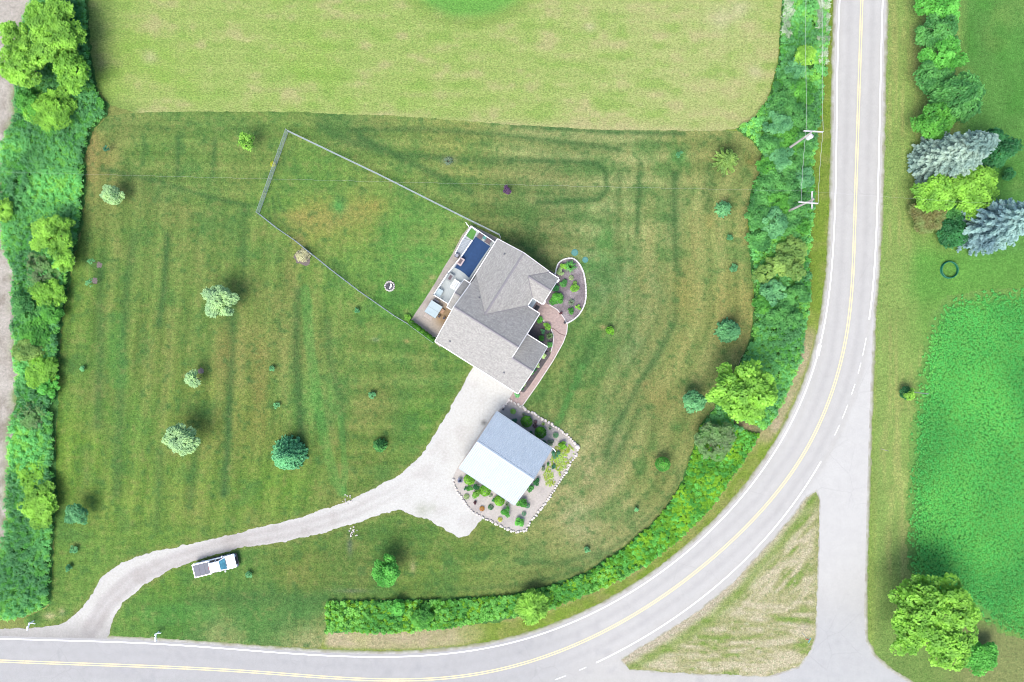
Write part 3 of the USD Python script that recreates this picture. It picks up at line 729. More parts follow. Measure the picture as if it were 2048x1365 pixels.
def road_colour(x, y):
    px, py = to_px(x, y)
    c = np.tile([220.0, 217.0, 218.0], (len(x), 1))
    dy_ = dist_to(YELLOW, x, y)
    c = blend(c, (226, 224, 228), 0.5 * np.exp(-((dy_ - 12) / 6) ** 2) + 0.5 * np.exp(-((dy_ - 33) / 6) ** 2))
    c = blend(c, (200, 198, 204), 0.35 * np.exp(-((dy_ - 23) / 5) ** 2))
    c = blend(c, (200, 199, 205), 0.7 * sstep(1100, 1300, py) * sstep(1250, 1000, px))
    side = sstep(44, 52, dy_) * (px > 1560)
    c = blend(c, (232, 230, 233), 0.8 * side * sstep(1260, 1100, py))
    c = blend(c, (212, 212, 218), 0.8 * side * sstep(1150, 1280, py))
    a = fbm2(x, y, 2.2, 4, 121)
    c = c * (0.98 + 0.04 * a)[:, None]
    c = blend(c, (170, 170, 180), 0.2 * sstep(0.55, 0.75, fbm2(x, y, 1.4, 4, 123)) * sstep(1150, 1300, py))
    return albedo(c)


def shoulder_colour(x, y):
    a = fbm2(x, y, 0.9, 3, 131)
    px, py = to_px(x, y)
    c = blend(np.tile([222.0, 219.0, 219.0], (len(x), 1)), (186, 178, 166), 0.7 * sstep(0.45, 0.7, a))
    dr = shapely.distance(shapely.points(x, y), road_poly)
    c = blend(c, (150, 160, 108), 0.85 * sstep(0.12, 0.5, dr + 0.35 * (fbm2(x, y, 0.7, 2, 133) - 0.5)))
    return albedo(c)


# ------------------------------------------------------------------ the setting: ground, fields, roads
big = Polygon([(-400, -400), (400, -400), (400, 400), (-400, 400)])
rough = Polygon(PX([(-160, -160), (2210, -160), (2210, 1525), (-160, 1525)]))
m, c = sheet(big, 25.0, -0.004, lambda x, y: albedo(np.tile([135.0, 160.0, 85.0], (len(x), 1))))
obj('ground', m, ROUGH, tint=c, kind='structure')
m, c = sheet(rough, 0.45, 0.0, rough_colour)
obj('grass_verge', m, ROUGH, tint=c, kind='structure')
m, c = sheet(poly(HAY_PX), 0.34, 0.004, hay_colour, rag=0.25, seed=1, smooth=0.8)
obj('hay_field', m, HAY, tint=c, kind='structure')
m, c = sheet(poly(LAWN_PX), 0.27, 0.008, lawn_colour, rag=0.25, seed=2, smooth=0.8)
obj('lawn', m, LAWN, tint=c, kind='structure')
m, c = sheet(poly(DIRT_PX), 0.3, 0.004, soil_colour, rag=0.6, seed=3)
obj('bare_field', m, SOIL, tint=c, kind='structure')
m, c = sheet(poly(CROP_PX), 0.5, 0.006, crop_floor, rag=1.0, seed=4)
obj('crop_ground', m, ROUGH, tint=c, kind='structure')
m, c = sheet(poly(LEFT_HEDGE_PX), 0.5, 0.012, hedge_floor, rag=0.5, seed=5)
obj('hedgerow_ground', m, ROUGH, tint=c, kind='structure')
m, c = sheet(poly(RIGHT_HEDGE_PX), 0.5, 0.012, hedge_floor, rag=0.4, seed=6)
obj('ditch_ground', m, ROUGH, tint=c, kind='structure')

west, east = LineString(PX(WEST_LINE)), LineString(PX(EAST_LINE))


def smooth_line(pts, n=400):
    from scipy.interpolate import splprep, splev
    a = PX(pts)
    tck, _ = splprep([a[:, 0], a[:, 1]], s=0.35, k=3)
    return np.stack(splev(np.linspace(0, 1, n), tck), 1)


W, Y, E = smooth_line(WEST_LINE), smooth_line(YELLOW), smooth_line(EAST_LINE)


def offset_line(a, d):
    t = np.gradient(a, axis=0)
    t /= np.linalg.norm(t, axis=1, keepdims=True)
    return a + d * np.stack([-t[:, 1], t[:, 0]], 1)


wo, eo = offset_line(W, -0.42), offset_line(E, 0.4)
main_road = Polygon(np.vstack([wo, eo[::-1]])).buffer(0)
side = Polygon(PX([(1690, 640), (1735, 600), (1746, 640), (1741, 760), (1736, 910), (1733, 1000), (1730, 1120), (1728, 1220), (1730, 1280), (1745, 1310), (1770, 1335), (1800, 1355), (1850, 1385), (1930, 1500), (1000, 1500), (1000, 1392), (1112, 1352), (1240, 1285), (1390, 1190), (1540, 1050), (1620, 930)])).buffer(0)
road_poly = unary_union([main_road, side]).difference(TRI)
road_poly = max(road_poly.geoms, key=lambda g: g.area) if hasattr(road_poly, 'geoms') else road_poly
m, c = sheet(road_poly.buffer(0.5).difference(TRI.buffer(-0.9)), 0.3, 0.011, shoulder_colour, rag=0.3, seed=7)
obj('gravel_shoulder', m, GRAVEL, tint=c, kind='structure')
m, c = sheet(TRI.buffer(-0.25), 0.3, 0.0155, tri_colour, rag=0.3, seed=8)
obj('grass_island', m, ROUGH, tint=c, kind='structure')
m, c = sheet(road_poly, 0.36, 0.020, road_colour, rag=0.10, seed=9)
road = obj('road', m, ASPHALT, tint=c, kind='structure')


def ribbon(a, w, z=0.024):
    l, r = offset_line(a, w / 2), offset_line(a, -w / 2)
    v = np.column_stack([np.vstack([l, r]), np.full(2 * len(a), z)])
    n = len(a)
    f = [[i, i + n, i + 1] for i in range(n - 1)] + [[i + n, i + n + 1, i + 1] for i in range(n - 1)]
    v_, f_ = v, np.array(f)
    e1, e2 = v_[f_[0, 1]] - v_[f_[0, 0]], v_[f_[0, 2]] - v_[f_[0, 0]]
    if np.cross(e1, e2)[2] < 0:
        f_ = f_[:, ::-1]
    return v_, f_


def between(a, ya, yb):
    """The stretch of a line between two heights of the photograph."""
    py = 682.5 - a[:, 1] / SC
    return a[(py >= ya) & (py <= yb)]


def dense(pts, step=0.5):
    return np.array(shapely.segmentize(LineString(PX(pts)), step).coords)


obj('edge_line', ribbon(W, 0.19), PAINT_W, road)
obj('edge_line', ribbon(between(E, -100, 645), 0.2), PAINT_W, road)
obj('edge_line', ribbon(between(E, 917, 1326), 0.2), PAINT_W, road)
obj('edge_line', ribbon(between(E, 1375, 1420), 0.2), PAINT_W, road)
obj('centre_line', ribbon(offset_line(Y, 0.15), 0.13), PAINT_Y, road)
obj('centre_line', ribbon(offset_line(Y, -0.15), 0.13), PAINT_Y, road)
for ya, yb in ((672, 712), (724, 752), (768, 792), (808, 838), (850, 874), (885, 903), (1333, 1343), (1350, 1360)):
    seg = between(E, ya, yb)
    if len(seg) > 2:
        obj('dash', ribbon(seg, 0.115), PAINT_W, road)
obj('patch', ribbon(dense([(1640, 690), (1637, 700), (1635, 712)]), 0.5, 0.0265), PAINT_W, road)

drive_poly = poly(DRIVE_PX)
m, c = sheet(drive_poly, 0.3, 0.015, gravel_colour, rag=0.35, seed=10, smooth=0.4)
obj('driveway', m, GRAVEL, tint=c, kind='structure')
m, c = sheet(poly(BED_PX), 0.3, 0.024, bed_gravel, rag=0.08, seed=11)
obj('gravel_bed', m, GRAVEL, tint=c, kind='structure')
m, c = sheet(poly(PATIO_PX), 0.3, 0.020, patio_colour, rag=0.05, seed=12)
obj('gravel_patio', m, GRAVEL, tint=c, kind='structure')
m, c = sheet(poly(MULCH_PX), 0.25, 0.024, mulch_colour, rag=0.05, seed=13)
obj('mulch_bed', m, MULCH, tint=c, kind='structure')
m, c = sheet(poly(MULCH2_PX), 0.25, 0.024, mulch2_colour, rag=0.05, seed=14)
obj('mulch_bed', m, MULCH, tint=c, kind='structure')
m, c = sheet(poly(STRIP_PX), 0.25, 0.024, mulch2_colour, rag=0.05, seed=15)
obj('planting_strip', m, MULCH, tint=c, kind='structure')
walk = poly(WALK_PX).buffer(0.35).buffer(-0.35)
obj('paver_walk', prism(walk, 0.0, 0.05), PAVER, kind='structure')
rim = walk.buffer(0.09).difference(walk.buffer(0.003)).difference(poly(STRIP_PX).buffer(0.1)).difference(poly([(1060, 595), (1085, 595), (1085, 640), (1050, 640)]))
rim = rim.intersection(poly([(1070, 610), (1200, 610), (1200, 900), (1040, 818)]))

# ------------------------------------------------------------------ the house
HQ = SC * (ALT - 3.0) / ALT
HA = -math.atan2(0.5342, 0.8454)
HO = P(870, 683, 3.0)
house = thing('house', 'large house with grey shingle roof, crossing gables and an attached garage', 'house', (HO[0], HO[1], 0), HA)
EAVE, PITCH = 3.0, 0.62


def U(*pts):
    return Polygon([(a * HQ, b * HQ) for a, b in pts])


def slope(name, pts, axis, lo, sign, base=EAVE, thick=0.16, parent=house, mat=None, pitch=PITCH):
    """A roof slope over the plan polygon pts; it rises with axis ('u' or 'v') times sign from the line axis = lo."""
    k = 0 if axis == 'u' else 1
    zf = lambda x, y: base + pitch * sign * ((x if k == 0 else y) - lo * HQ)
    mm = slant(U(*pts), zf, thick=thick)
    v = np.array(mm.vertices)
    along = v[:, 1 - k]
    up = v[:, k] * math.sqrt(1 + pitch * pitch)
    p = UsdGeom.Mesh(obj(name, mm, mat or SHINGLE, parent))
    UsdGeom.PrimvarsAPI(p).CreatePrimvar('st', Sdf.ValueTypeNames.TexCoord2fArray, 'vertex').Set(Vt.Vec2fArray.FromNumpy(np.stack([along, up], 1).astype(np.float32)))
    return zf


SLOPES = [
    ('v', 0, 1, [(0, 0), (196, 0), (196, 55), (147, 55), (147, 79), (0, 79)]),
    ('v', 158, -1, [(0, 79), (147, 79), (147, 158), (117.5, 158), (57.5, 98), (0, 155.5)]),
    ('u', -3, 1, [(-3, 158), (0, 155.5), (57.5, 98), (57.5, 240), (-3, 240)]),
    ('u', 118, -1, [(57.5, 98), (117.5, 158), (118, 158), (118, 178), (88, 208), (118, 238), (118, 240), (57.5, 240)]),
    ('v', 238, -1, [(88, 208), (142, 208), (142, 238), (118, 238)]),
    ('v', 178, 1, [(88, 208), (118, 178), (142, 178), (142, 208)]),
    ('v', 110, -1, [(147, 55), (196, 55), (196, 110), (147, 110)]),
]
FOOT = unary_union([U((5, 5), (142, 5), (142, 153), (5, 153)), U((2, 150), (113, 150), (113, 235), (2, 235)), U((100, 182), (137, 182), (137, 233), (100, 233)), U((140, 5), (191, 5), (191, 105), (140, 105))])
FOOT = FOOT.buffer(0)
walls = []
for ax, lo, sg, pts in SLOPES:
    zf = slope('roof_slope', pts, ax, lo, sg)
    walls.append(slant(U(*pts).intersection(FOOT), lambda x, y, zf=zf: zf(x, y) - 0.17, zbot=0.0))
obj('wall', cat_m(walls), SIDING, house)
# bay on the back with its own small gable
slope('roof_slope', [(-17, 103), (0, 103), (0, 135), (-17, 135)], 'v', 135, -1, base=2.75)
slope('roof_slope', [(-17, 71), (0, 71), (0, 103), (-17, 103)], 'v', 71, 1, base=2.75)
bayw = slant(U((-13, 75), (5, 75), (5, 103), (-13, 103)), lambda x, y: 2.58 + PITCH * (y - 71 * HQ), zbot=0.0)
bayw2 = slant(U((-13, 103), (5, 103), (5, 131), (-13, 131)), lambda x, y: 2.58 + PITCH * (135 * HQ - y), zbot=0.0)
obj('bay_wall', cat_m([bayw, bayw2]), SIDING, house)


def ridge(a, b, za, zb, w=0.34, name='ridge_cap', mat=CAPM, drop=0.05, rise=0.035):
    """A folded cap along a ridge, or a flat strip in a valley."""
    a, b = np.array([a[0] * HQ, a[1] * HQ, za]), np.array([b[0] * HQ, b[1] * HQ, zb])
    d = (b - a)[:2] / np.linalg.norm((b - a)[:2])
    n = np.array([-d[1], d[0], 0]) * w / 2
    up = np.array([0, 0, rise])
    dn = np.array([0, 0, -PITCH * w / 2 + rise]) if drop else up
    v = np.array([a + n + dn, a + up, a - n + dn, b + n + dn, b + up, b - n + dn])
    v = np.vstack([v, v - [0, 0, 0.05]])
    f = [[0, 1, 4], [0, 4, 3], [1, 2, 5], [1, 5, 4], [6, 10, 7], [6, 9, 10], [7, 11, 8], [7, 10, 11], [0, 3, 9], [0, 9, 6], [2, 8, 11], [2, 11, 5],
         [0, 6, 7], [0, 7, 1], [1, 7, 8], [1, 8, 2], [3, 4, 10], [3, 10, 9], [4, 5, 11], [4, 11, 10]]
    obj(name, (v, np.array(f)), mat, house)


def zr(half):
    return EAVE + PITCH * half * HQ


ridge((0, 79), (147, 79), zr(79), zr(79))
ridge((57.5, 98), (57.5, 240), zr(60.5), zr(60.5))
ridge((88, 208), (142, 208), zr(30), zr(30))
ridge((147, 55), (196, 55), zr(55), zr(55))
ridge((-17, 103), (0, 103), 2.75 + PITCH * 32 * HQ, 2.75 + PITCH * 32 * HQ, w=0.28)


def valley(a, b, half):
    a3, b3 = np.array([a[0] * HQ, a[1] * HQ, zr(half) + 0.012]), np.array([b[0] * HQ, b[1] * HQ, EAVE + 0.012])
    pts = np.linspace(a3, b3, 2)
    obj('valley_flashing', tube(pts, 0.05, 6), VALLEYM, house)


valley((57.5, 98), (0, 155.5), 60)
valley((57.5, 98), (117.5, 158), 60)
valley((88, 208), (118, 238), 30)
valley((88, 208), (118, 178), 30)


def trim(a, b, za, zb, w=0.10, h=0.15, name='gutter', parent=None, q=None, mat=None):
    """A white gutter or barge board running outside an edge."""
    q = q or HQ
    a, b = np.array([a[0] * q, a[1] * q, za]), np.array([b[0] * q, b[1] * q, zb])
    d = (b - a) / np.linalg.norm(b - a)
    n = np.array([d[1], -d[0], 0])
    n /= np.linalg.norm(n)
    up = np.array([0, 0, h])
    v = np.array([p + s * n * w + t * up for p in (a, b) for s in (0.02, 1) for t in (0, 1)])
    mm = trimesh.convex.convex_hull(v)
    obj(name, mm, mat or WHITE, parent or house)


GZ = EAVE - 0.13
trim((0, 0), (196, 0), GZ, GZ)
trim((147.5, 110.3), (147, 158), GZ, GZ)
trim((196, 110), (147.5, 110), GZ, GZ)
trim((147, 158.3), (120.5, 158.3), GZ, GZ)
trim((118.3, 160), (118.3, 178), GZ, GZ)
trim((118.3, 178 - 0.2), (142, 178 - 0.2), GZ, GZ)
trim((142, 238.3), (118.5, 238.3), GZ, GZ)
trim((-3.2, 240), (-3.2, 136), GZ, GZ)
trim((-17, 71), (0, 71), 2.6, 2.6)
trim((0, 135.2), (-17, 135.2), 2.6, 2.6)
# barge boards
R = PITCH * HQ
for a, b, za, zb in [((0, 79), (0, 0), zr(79), EAVE), ((0, 135), (0, 79), EAVE + R * 23, zr(79)), ((196, 0), (196, 55), EAVE, zr(55)), ((196, 55), (196, 110), zr(55), EAVE), ((147, 79), (147, 158), zr(79), EAVE), ((147, 56), (147, 79), zr(56), zr(79)),
                     ((57.5, 240), (-3, 240), zr(60.5), EAVE), ((118, 240), (57.5, 240), EAVE, zr(60.5)), ((142, 178), (142, 208), EAVE, zr(30)), ((142, 208), (142, 238), zr(30), EAVE), ((-17, 103), (-17, 71), 2.75 + R * 32, 2.75), ((-17, 135), (-17, 103), 2.75, 2.75 + R * 32)]:
    trim(a, b, za - 0.17, zb - 0.17, w=0.055, h=0.19, name='barge_board')
# cornice returns of the front gable and pipes on the roof
obj('cornice_return', box(0.3, 0.5, 0.14, (143 * HQ, 182 * HQ, EAVE - 0.2)), WHITE, house)
obj('cornice_return', box(0.3, 0.5, 0.14, (143 * HQ, 234 * HQ, EAVE - 0.2)), WHITE, house)
for u, v_, z in ((26, 17, EAVE + R * 17), (150, 22, EAVE + R * 22), (26, 220, EAVE + R * 29), (30, 120, EAVE + R * 37)):
    pv = obj('vent_pipe', cyl(0.05, 0.45, (u * HQ, v_ * HQ, z - 0.1), 10), DARKGREY, house)
    obj('vent_flashing', cyl(0.17, 0.06, (u * HQ, v_ * HQ, z - 0.01), 10, 0.07), DARKGREY, pv)


def panel(name, u, v_, z, w, h, face, mat, depth=0.06, parent=None):
    """Something set in a wall: face 'u' looks along u, 'v' along v; sign of depth: which way."""
    c = (u * HQ, v_ * HQ, z)
    return obj(name, box(abs(depth), w, h, c) if face == 'u' else box(w, abs(depth), h, c), mat, parent or house)


def window(u, v_, z, w, h, face):
    f = panel('window', u, v_, z, w + 0.16, h + 0.16, face, WHITE, 0.08)
    panel('pane', u, v_, z, w, h, face, GLASSD, 0.11, f)


for u in (118, 160):
    d = panel('garage_door', u, 4.9, 1.15, 2.7, 2.25, 'v', WHITE, 0.08)
    for k in range(4):
        panel('door_panel', u, 4.9, 0.36 + 0.53 * k, 2.5, 0.44, 'v', METAL_WALL, 0.12, d)
fd = panel('front_door', 112.9, 167, 1.25, 1.0, 2.1, 'u', CEDAR, 0.08)
panel('door_handle', 112.9, 171.5, 1.15, 0.05, 0.12, 'u', ALLOY, 0.2, fd)
for u, v_, z, w, h, f in ((137.1, 208, 1.6, 1.8, 1.3, 'u'), (142.1, 130, 1.6, 1.4, 1.3, 'u'), (191.1, 55, 1.6, 1.0, 1.2, 'u'), (30, 235.1, 1.6, 1.2, 1.3, 'v'), (85, 235.1, 1.6, 1.2, 1.3, 'v'), (1.9, 175, 1.4, 1.8, 2.0, 'u'), (1.9, 215, 1.6, 1.2, 1.3, 'u'), (30, 4.9, 1.6, 1.2, 1.3, 'v'), (65, 4.9, 1.6, 1.2, 1.3, 'v'), (4.9, 40, 1.6, 1.2, 1.3, 'u')):
    window(u, v_, z, w, h, f)
obj('porch_slab', box(13 * HQ, 20.5 * HQ, 0.16, (122.5 * HQ, 168 * HQ, 0.08)), PORCHC, house)


def hw(u, v_, z=0.0):
    """World position of a point of the house's own plan."""
    c, s = math.cos(HA), math.sin(HA)
    x, y = u * HQ, v_ * HQ
    return (HO[0] + c * x - s * y, HO[1] + s * x + c * y, z)


def pot(name, label, cat, px, py, sx, sy, h, mat, rim_mat=None, z=0.0, ang=HA):
    """A shallow box standing on the deck, open at the top."""
    w = P(px, py, z + h)
    t = thing(name, label, cat, (w[0], w[1], z), ang)
    return t


obj('door_mat', box(0.62, 0.95, 0.02, (0, 0, 0)), DARK, None)
dm = stage.GetPrimAtPath('/World/door_mat')
w = P(1073, 617, 0.06)
x = UsdGeom.Xformable(dm)
x.AddTranslateOp().Set(Gf.Vec3d(w[0], w[1], 0.064))
x.AddRotateZOp().Set(math.degrees(HA))
x.AddScaleOp().Set(Gf.Vec3f(1, 1, 1))
tag(dm, 'black door mat at the head of the pink paver walk', 'mat')

# ------------------------------------------------------------------ deck behind the house
DZ = 0.75
deck = thing('deck', 'white railed deck along the back of the house with a stair down its outer side', 'deck', (0, 0, 0))
DECK_PX = [(942, 452), (989, 484), (940, 560), (926, 563), (906, 597), (896, 608), (866.5, 590), (895, 547), (921, 514), (944, 481.5), (927, 476.5)]
dp = Polygon(PX(DECK_PX, DZ))
angb = HA + math.pi / 2
boards = []
bx = shapely.affinity.rotate(dp, -math.degrees(HA), origin=(0, 0))
x0, y0, x1, y1 = bx.bounds
k = 0
for yy in np.arange(y0, y1, 0.15):
    st = bx.intersection(shapely.geometry.box(x0, yy, x1, yy + 0.138))
    st = shapely.affinity.rotate(st, math.degrees(HA), origin=(0, 0))
    for g in getattr(st, 'geoms', [st]):
        if g.geom_type == 'Polygon' and g.area > 0.01:
            boards.append(prism(g, DZ - 0.04, DZ))
obj('deck_boards', cat_m(boards), DECKM, deck, kind='stuff')
obj('skirt', prism(dp.buffer(-0.05), 0.02, DZ - 0.05), WHITE, deck)


def rail(pts_px, z, h=1.0, posts=1.6):
    pts = PX(pts_px, z + h)
    for a, b in zip(pts[:-1], pts[1:]):
        n = max(1, int(round(np.linalg.norm(b - a) / posts)))
        d = math.atan2(b[1] - a[1], b[0] - a[0])
        L, c = np.linalg.norm(b - a), (a + b) / 2
        obj('top_rail', box(L, 0.085, 0.06, (c[0], c[1], z + h - 0.03), d), WHITE, deck)
        obj('bottom_rail', box(L, 0.05, 0.07, (c[0], c[1], z + 0.14), d), WHITE, deck)
        bal = [box(0.03, 0.03, h - 0.24, (*(a + (b - a) * t), z + 0.56), d) for t in np.arange(0.06, L, 0.13) / L]
        obj('balusters', cat_m(bal), WHITE, deck, kind='stuff')
        for i in range(n + 1):
            q = a + (b - a) * i / n
            obj('post', box(0.12, 0.12, h + 0.06, (q[0], q[1], z + h / 2 + 0.03), d), WHITE, deck)


rail([(988, 483.5), (942, 452.5), (927, 476.5)], DZ)
rail([(944, 481), (921, 515), (895, 547), (867, 590), (896, 608)], DZ)
# landing and stair on the outer side
la, lb = PX([(926, 477), (944, 482)], DZ)
ea, eb = PX([(908, 509), (922, 513)], 0.2)
for i in range(12):
    t0_, t1_ = i / 12, (i + 1) / 12
    q = Polygon([la + (ea - la) * t0_, la + (ea - la) * (t1_ - 0.006), lb + (eb - lb) * (t1_ - 0.006), lb + (eb - lb) * t0_]).buffer(0)
    zt = DZ - 0.03 - (DZ - 0.18) * i / 11
    obj('tread', prism(q, 0.02, zt), STEPM, deck)
rr = PX([(926, 477), (910, 506)], DZ + 0.85)
obj('stair_rail', tube([(rr[0][0], rr[0][1], DZ + 0.95), (rr[1][0], rr[1][1], 1.15)], 0.05, 6), WHITE, deck)
obj('stair_post', box(0.1, 0.1, 1.15, (rr[1][0], rr[1][1], 0.575)), WHITE, deck)

rug = Polygon(PX([(951.5, 473.5), (960, 479), (970, 486), (980.5, 493), (962, 520), (938, 556.5), (930, 548), (920, 541), (909.5, 535.5), (926, 511)], DZ))
obj('carpet', prism(rug, DZ + 0.004, DZ + 0.02), CARPET, None, label='navy blue outdoor carpet covering the upper half of the white deck', cat='carpet')
obj('door_mat', prism(Polygon(PX([(943.5, 458.5), (951, 464.5), (944.5, 479.5), (934, 471.5)], DZ)).buffer(0.1), DZ + 0.004, DZ + 0.035), MATGREEN, None, label='square green mat on the landing at the far corner of the deck', cat='mat')


def armchair(px, py, rot, label, seatm, framem, s=1.0):
    w = P(px, py, DZ + 0.45)
    t = thing('patio_chair', label, 'chair', (w[0], w[1], DZ), rot)
    obj('seat', box(0.56 * s, 0.56 * s, 0.16, (0.02, 0, 0.36)), seatm, t)
    obj('backrest', box(0.13, 0.60 * s, 0.55, (-0.31 * s, 0, 0.58)), seatm, t)
    for sg in (-1, 1):
        obj('armrest', box(0.66 * s, 0.09, 0.06, (0.0, sg * 0.33 * s, 0.60)), framem, t)
    for sx in (-0.27, 0.29):
        for sy in (-0.33, 0.33):
            obj('leg', box(0.05, 0.05, 0.57, (sx * s, sy * s, 0.285)), framem, t)
    return t


armchair(960, 473.5, HA + math.pi * 0.5 + math.pi, 'dark brown cushioned chair at the deck end, left of the teal table', BROWNC, DARKGREY, 1.15)
armchair(976.5, 482.5, HA + math.pi * 1.5, 'dark brown cushioned chair at the deck end, right of the teal table beside the roof', BROWNC, DARKGREY, 1.25)
w = P(969, 475.5, DZ + 0.45)
t = thing('side_table', 'small teal side table between two dark chairs on the deck', 'table', (w[0], w[1], DZ), HA)
obj('table_top', box(0.62, 0.5, 0.04, (0, 0, 0.45)), TEALM, t)
for sx in (-0.26, 0.26):
    for sy in (-0.2, 0.2):
        obj('leg', box(0.04, 0.04, 0.43, (sx, sy, 0.215)), TEALM, t)


def firetable(px, py, label, framem):
    w = P(px, py, DZ + 0.6)
    t = thing('planter_table', label, 'table', (w[0], w[1], DZ), HA + math.pi / 2)
    ring = shapely.geometry.box(-0.52, -0.36, 0.52, 0.36).buffer(0.06).difference(shapely.geometry.box(-0.36, -0.21, 0.36, 0.21))
    obj('table_top', prism(ring, 0.56, 0.62), framem, t)
    obj('tray', box(0.74, 0.44, 0.05, (0, 0, 0.55)), BROWNC, t)
    obj('base', box(0.8, 0.5, 0.52, (0, 0, 0.262)), framem, t)


firetable(921, 523.5, 'pale framed table with a dark centre on the navy carpet by the rail', plain('table_frame_pale', alb(226, 205, 212), 0.6))
firetable(900.5, 555.5, 'grey framed table with a dark centre on the bare white deck', plain('table_frame_grey', alb(180, 186, 192), 0.6))
for i, (px, py) in enumerate(((912, 571), (909, 569), (914.5, 573), (906.5, 567.5))):
    pass
w = P(910.5, 570, DZ + 0.45)
t = thing('slatted_bench', 'white slatted bench on the deck in front of the back wall of the house', 'bench', (w[0], w[1], DZ), HA)
for k in range(4):
    obj('slat', box(0.13, 1.45, 0.04, (-0.42 + 0.28 * k, 0, 0.44)), WHITE, t)
for sy in (-0.55, 0.55):
    obj('leg', box(1.0, 0.06, 0.42, (0, sy, 0.21)), WHITE, t)
w = P(878, 585.5, DZ + 0.5)
t = thing('storage_box', 'pale blue lidded storage box in the corner of the deck above the hot tub', 'box', (w[0], w[1], DZ), HA)
obj('body', box(0.8, 1.0, 0.46, (0, 0, 0.232)), plain('box_body', alb(195, 210, 220), 0.5), t)
obj('lid', prism(shapely.geometry.box(-0.4, -0.5, 0.4, 0.5).buffer(0.04), 0.464, 0.52), TUBM, t)
obj('handle', tube([(-0.38, 0.62, 0.3), (-0.2, 0.66, 0.55), (0.2, 0.66, 0.55), (0.42, 0.5, 0.55), (0.5, -0.4, 0.3)], 0.025, 5), GALV, t)

# hot tub on the wooden pad
w = P(867, 619, 0.95)
t = thing('hot_tub', 'square hot tub with a pale folding cover behind the house', 'hot tub', (w[0], w[1], 0.022), HA)
obj('cabinet', box(1.78, 1.92, 0.84, (0, 0, 0.42)), DARKGREY, t)
for sg in (-1, 1):
    obj('cover_half', prism(shapely.geometry.box(-0.95, 0.012 * sg, 0.95, 1.0 * sg).buffer(-0.06).buffer(0.06), 0.845, 0.94), TUBM, t)
for sx in (-0.905, 0.905):
    obj('side_panel', box(0.03, 1.6, 0.7, (sx, 0, 0.38)), CEDAR, t)
obj('cover_strap', tube([(0.945, -0.6, 0.9), (0.96, -0.6, 0.5)], 0.02, 5), DARK, t)
w = P(872, 603.5, 0.4)
t = thing('tub_steps', 'dark slate coloured steps between the hot tub and the deck', 'steps', (w[0], w[1], 0.022), HA)
obj('step', box(0.95, 0.55, 0.25, (0, 0, 0.125)), DARKGREY, t)
obj('step', box(0.95, 0.28, 0.25, (0, 0.13, 0.376)), DARKGREY, t)
w = P(857, 634, 0.1)
t = thing('duckboard', 'grey wooden duckboard step on the gravel below the hot tub', 'step', (w[0], w[1], 0.022), HA)
for k in range(4):
    obj('board', box(1.3, 0.12, 0.05, (0, -0.22 + 0.145 * k, 0.12)), WOODG, t)
obj('bearer', box(0.08, 0.6, 0.09, (-0.5, 0, 0.048)), WOODG, t)
obj('bearer', box(0.08, 0.6, 0.09, (0.5, 0, 0.048)), WOODG, t)
for i, (px, py, s, lab) in enumerate(((884.5, 623, 0.55, 'brown wooden stool close to the corner of the hot tub cover'), (878.5, 633.5, 0.42, 'small dark brown pot on the brown pad below the hot tub'), (888, 637, 0.42, 'dark brown pot on the brown pad close to the garage wall'))):
    w = P(px, py, 0.3)
    t = thing('planter_pot' if i else 'wooden_stool', lab, 'pot' if i else 'stool', (w[0], w[1], 0.022), HA)
    if i:
        obj('bowl', cyl(s * 0.38, 0.3, (0, 0, 0), 14, s * 0.5), CEDAR, t)
        obj('soil', cyl(s * 0.42, 0.02, (0, 0, 0.302), 14), DARK, t)
    else:
        obj('seat', box(s, s * 1.2, 0.06, (0, 0, 0.36)), CEDAR, t)
        for sx in (-0.2, 0.2):
            obj('leg', box(0.06, 0.5, 0.33, (sx, 0, 0.165)), CEDAR, t)
w = P(914, 511.5, 0.4)
t = thing('air_conditioner', 'small dark air conditioner unit at the foot of the deck stair', 'appliance', (w[0], w[1], 0.022), HA + 0.1)
obj('casing', box(0.6, 0.6, 0.6, (0, 0, 0.3)), DARKGREY, t)
obj('fan_grille', cyl(0.24, 0.03, (0, 0, 0.602), 16), plain('fan_grille_grey', (0.2, 0.21, 0.24), 0.5), t)

# ------------------------------------------------------------------ the metal shed
SQ = SC * (ALT - 3.2) / ALT
SA = -math.atan2(0.5547, 0.8321)
SO = P(993, 824, 3.2)
shed = thing('metal_shed', 'pole barn with a pale blue ribbed metal gable roof beside the driveway', 'shed', (SO[0], SO[1], 0), SA)
SL, SWD, SH, SP = 133.4 * SQ, 134.5 * SQ, 3.2, 0.36
half = SWD / 2
rz_ = SH + SP * half
npan = 11
pw = SL / npan


def metal_panel(i, side):
    prof = []
    for r in range(3):
        x = (r + .5) * pw / 3
        prof += [(x - 0.06, 0), (x - 0.025, 0.055), (x + 0.025, 0.055), (x + 0.06, 0)]
    prof = [(0.0, 0)] + prof + [(pw - 0.004, 0)]
    v, f = [], []
    for (x, h) in prof:
        if side == 0:       # down towards the driveway end
            v += [(i * pw + x, -half, rz_ + h), (i * pw + x, -SWD - 0.02, SH + h)]
        else:
            v += [(i * pw + x, -half, rz_ + h), (i * pw + x, 0.02, SH + h)]
    n = len(prof)
    top = np.array(v)
    low = top.copy()
    low[:, 2] -= 0.05
    low = low[[0, 1, -2, -1]]
    V = np.vstack([top, low])
    for k in range(n - 1):
        a, b, c_, d = 2 * k, 2 * k + 1, 2 * k + 3, 2 * k + 2
        f += [[a, b, c_], [a, c_, d]] if side == 0 else [[a, c_, b], [a, d, c_]]
    o = 2 * n
    f += [[o, o + 2, o + 3], [o, o + 3, o + 1], [1, o + 1, o + 3], [1, o + 3, 2 * n - 1]]
    return V, np.array(f)


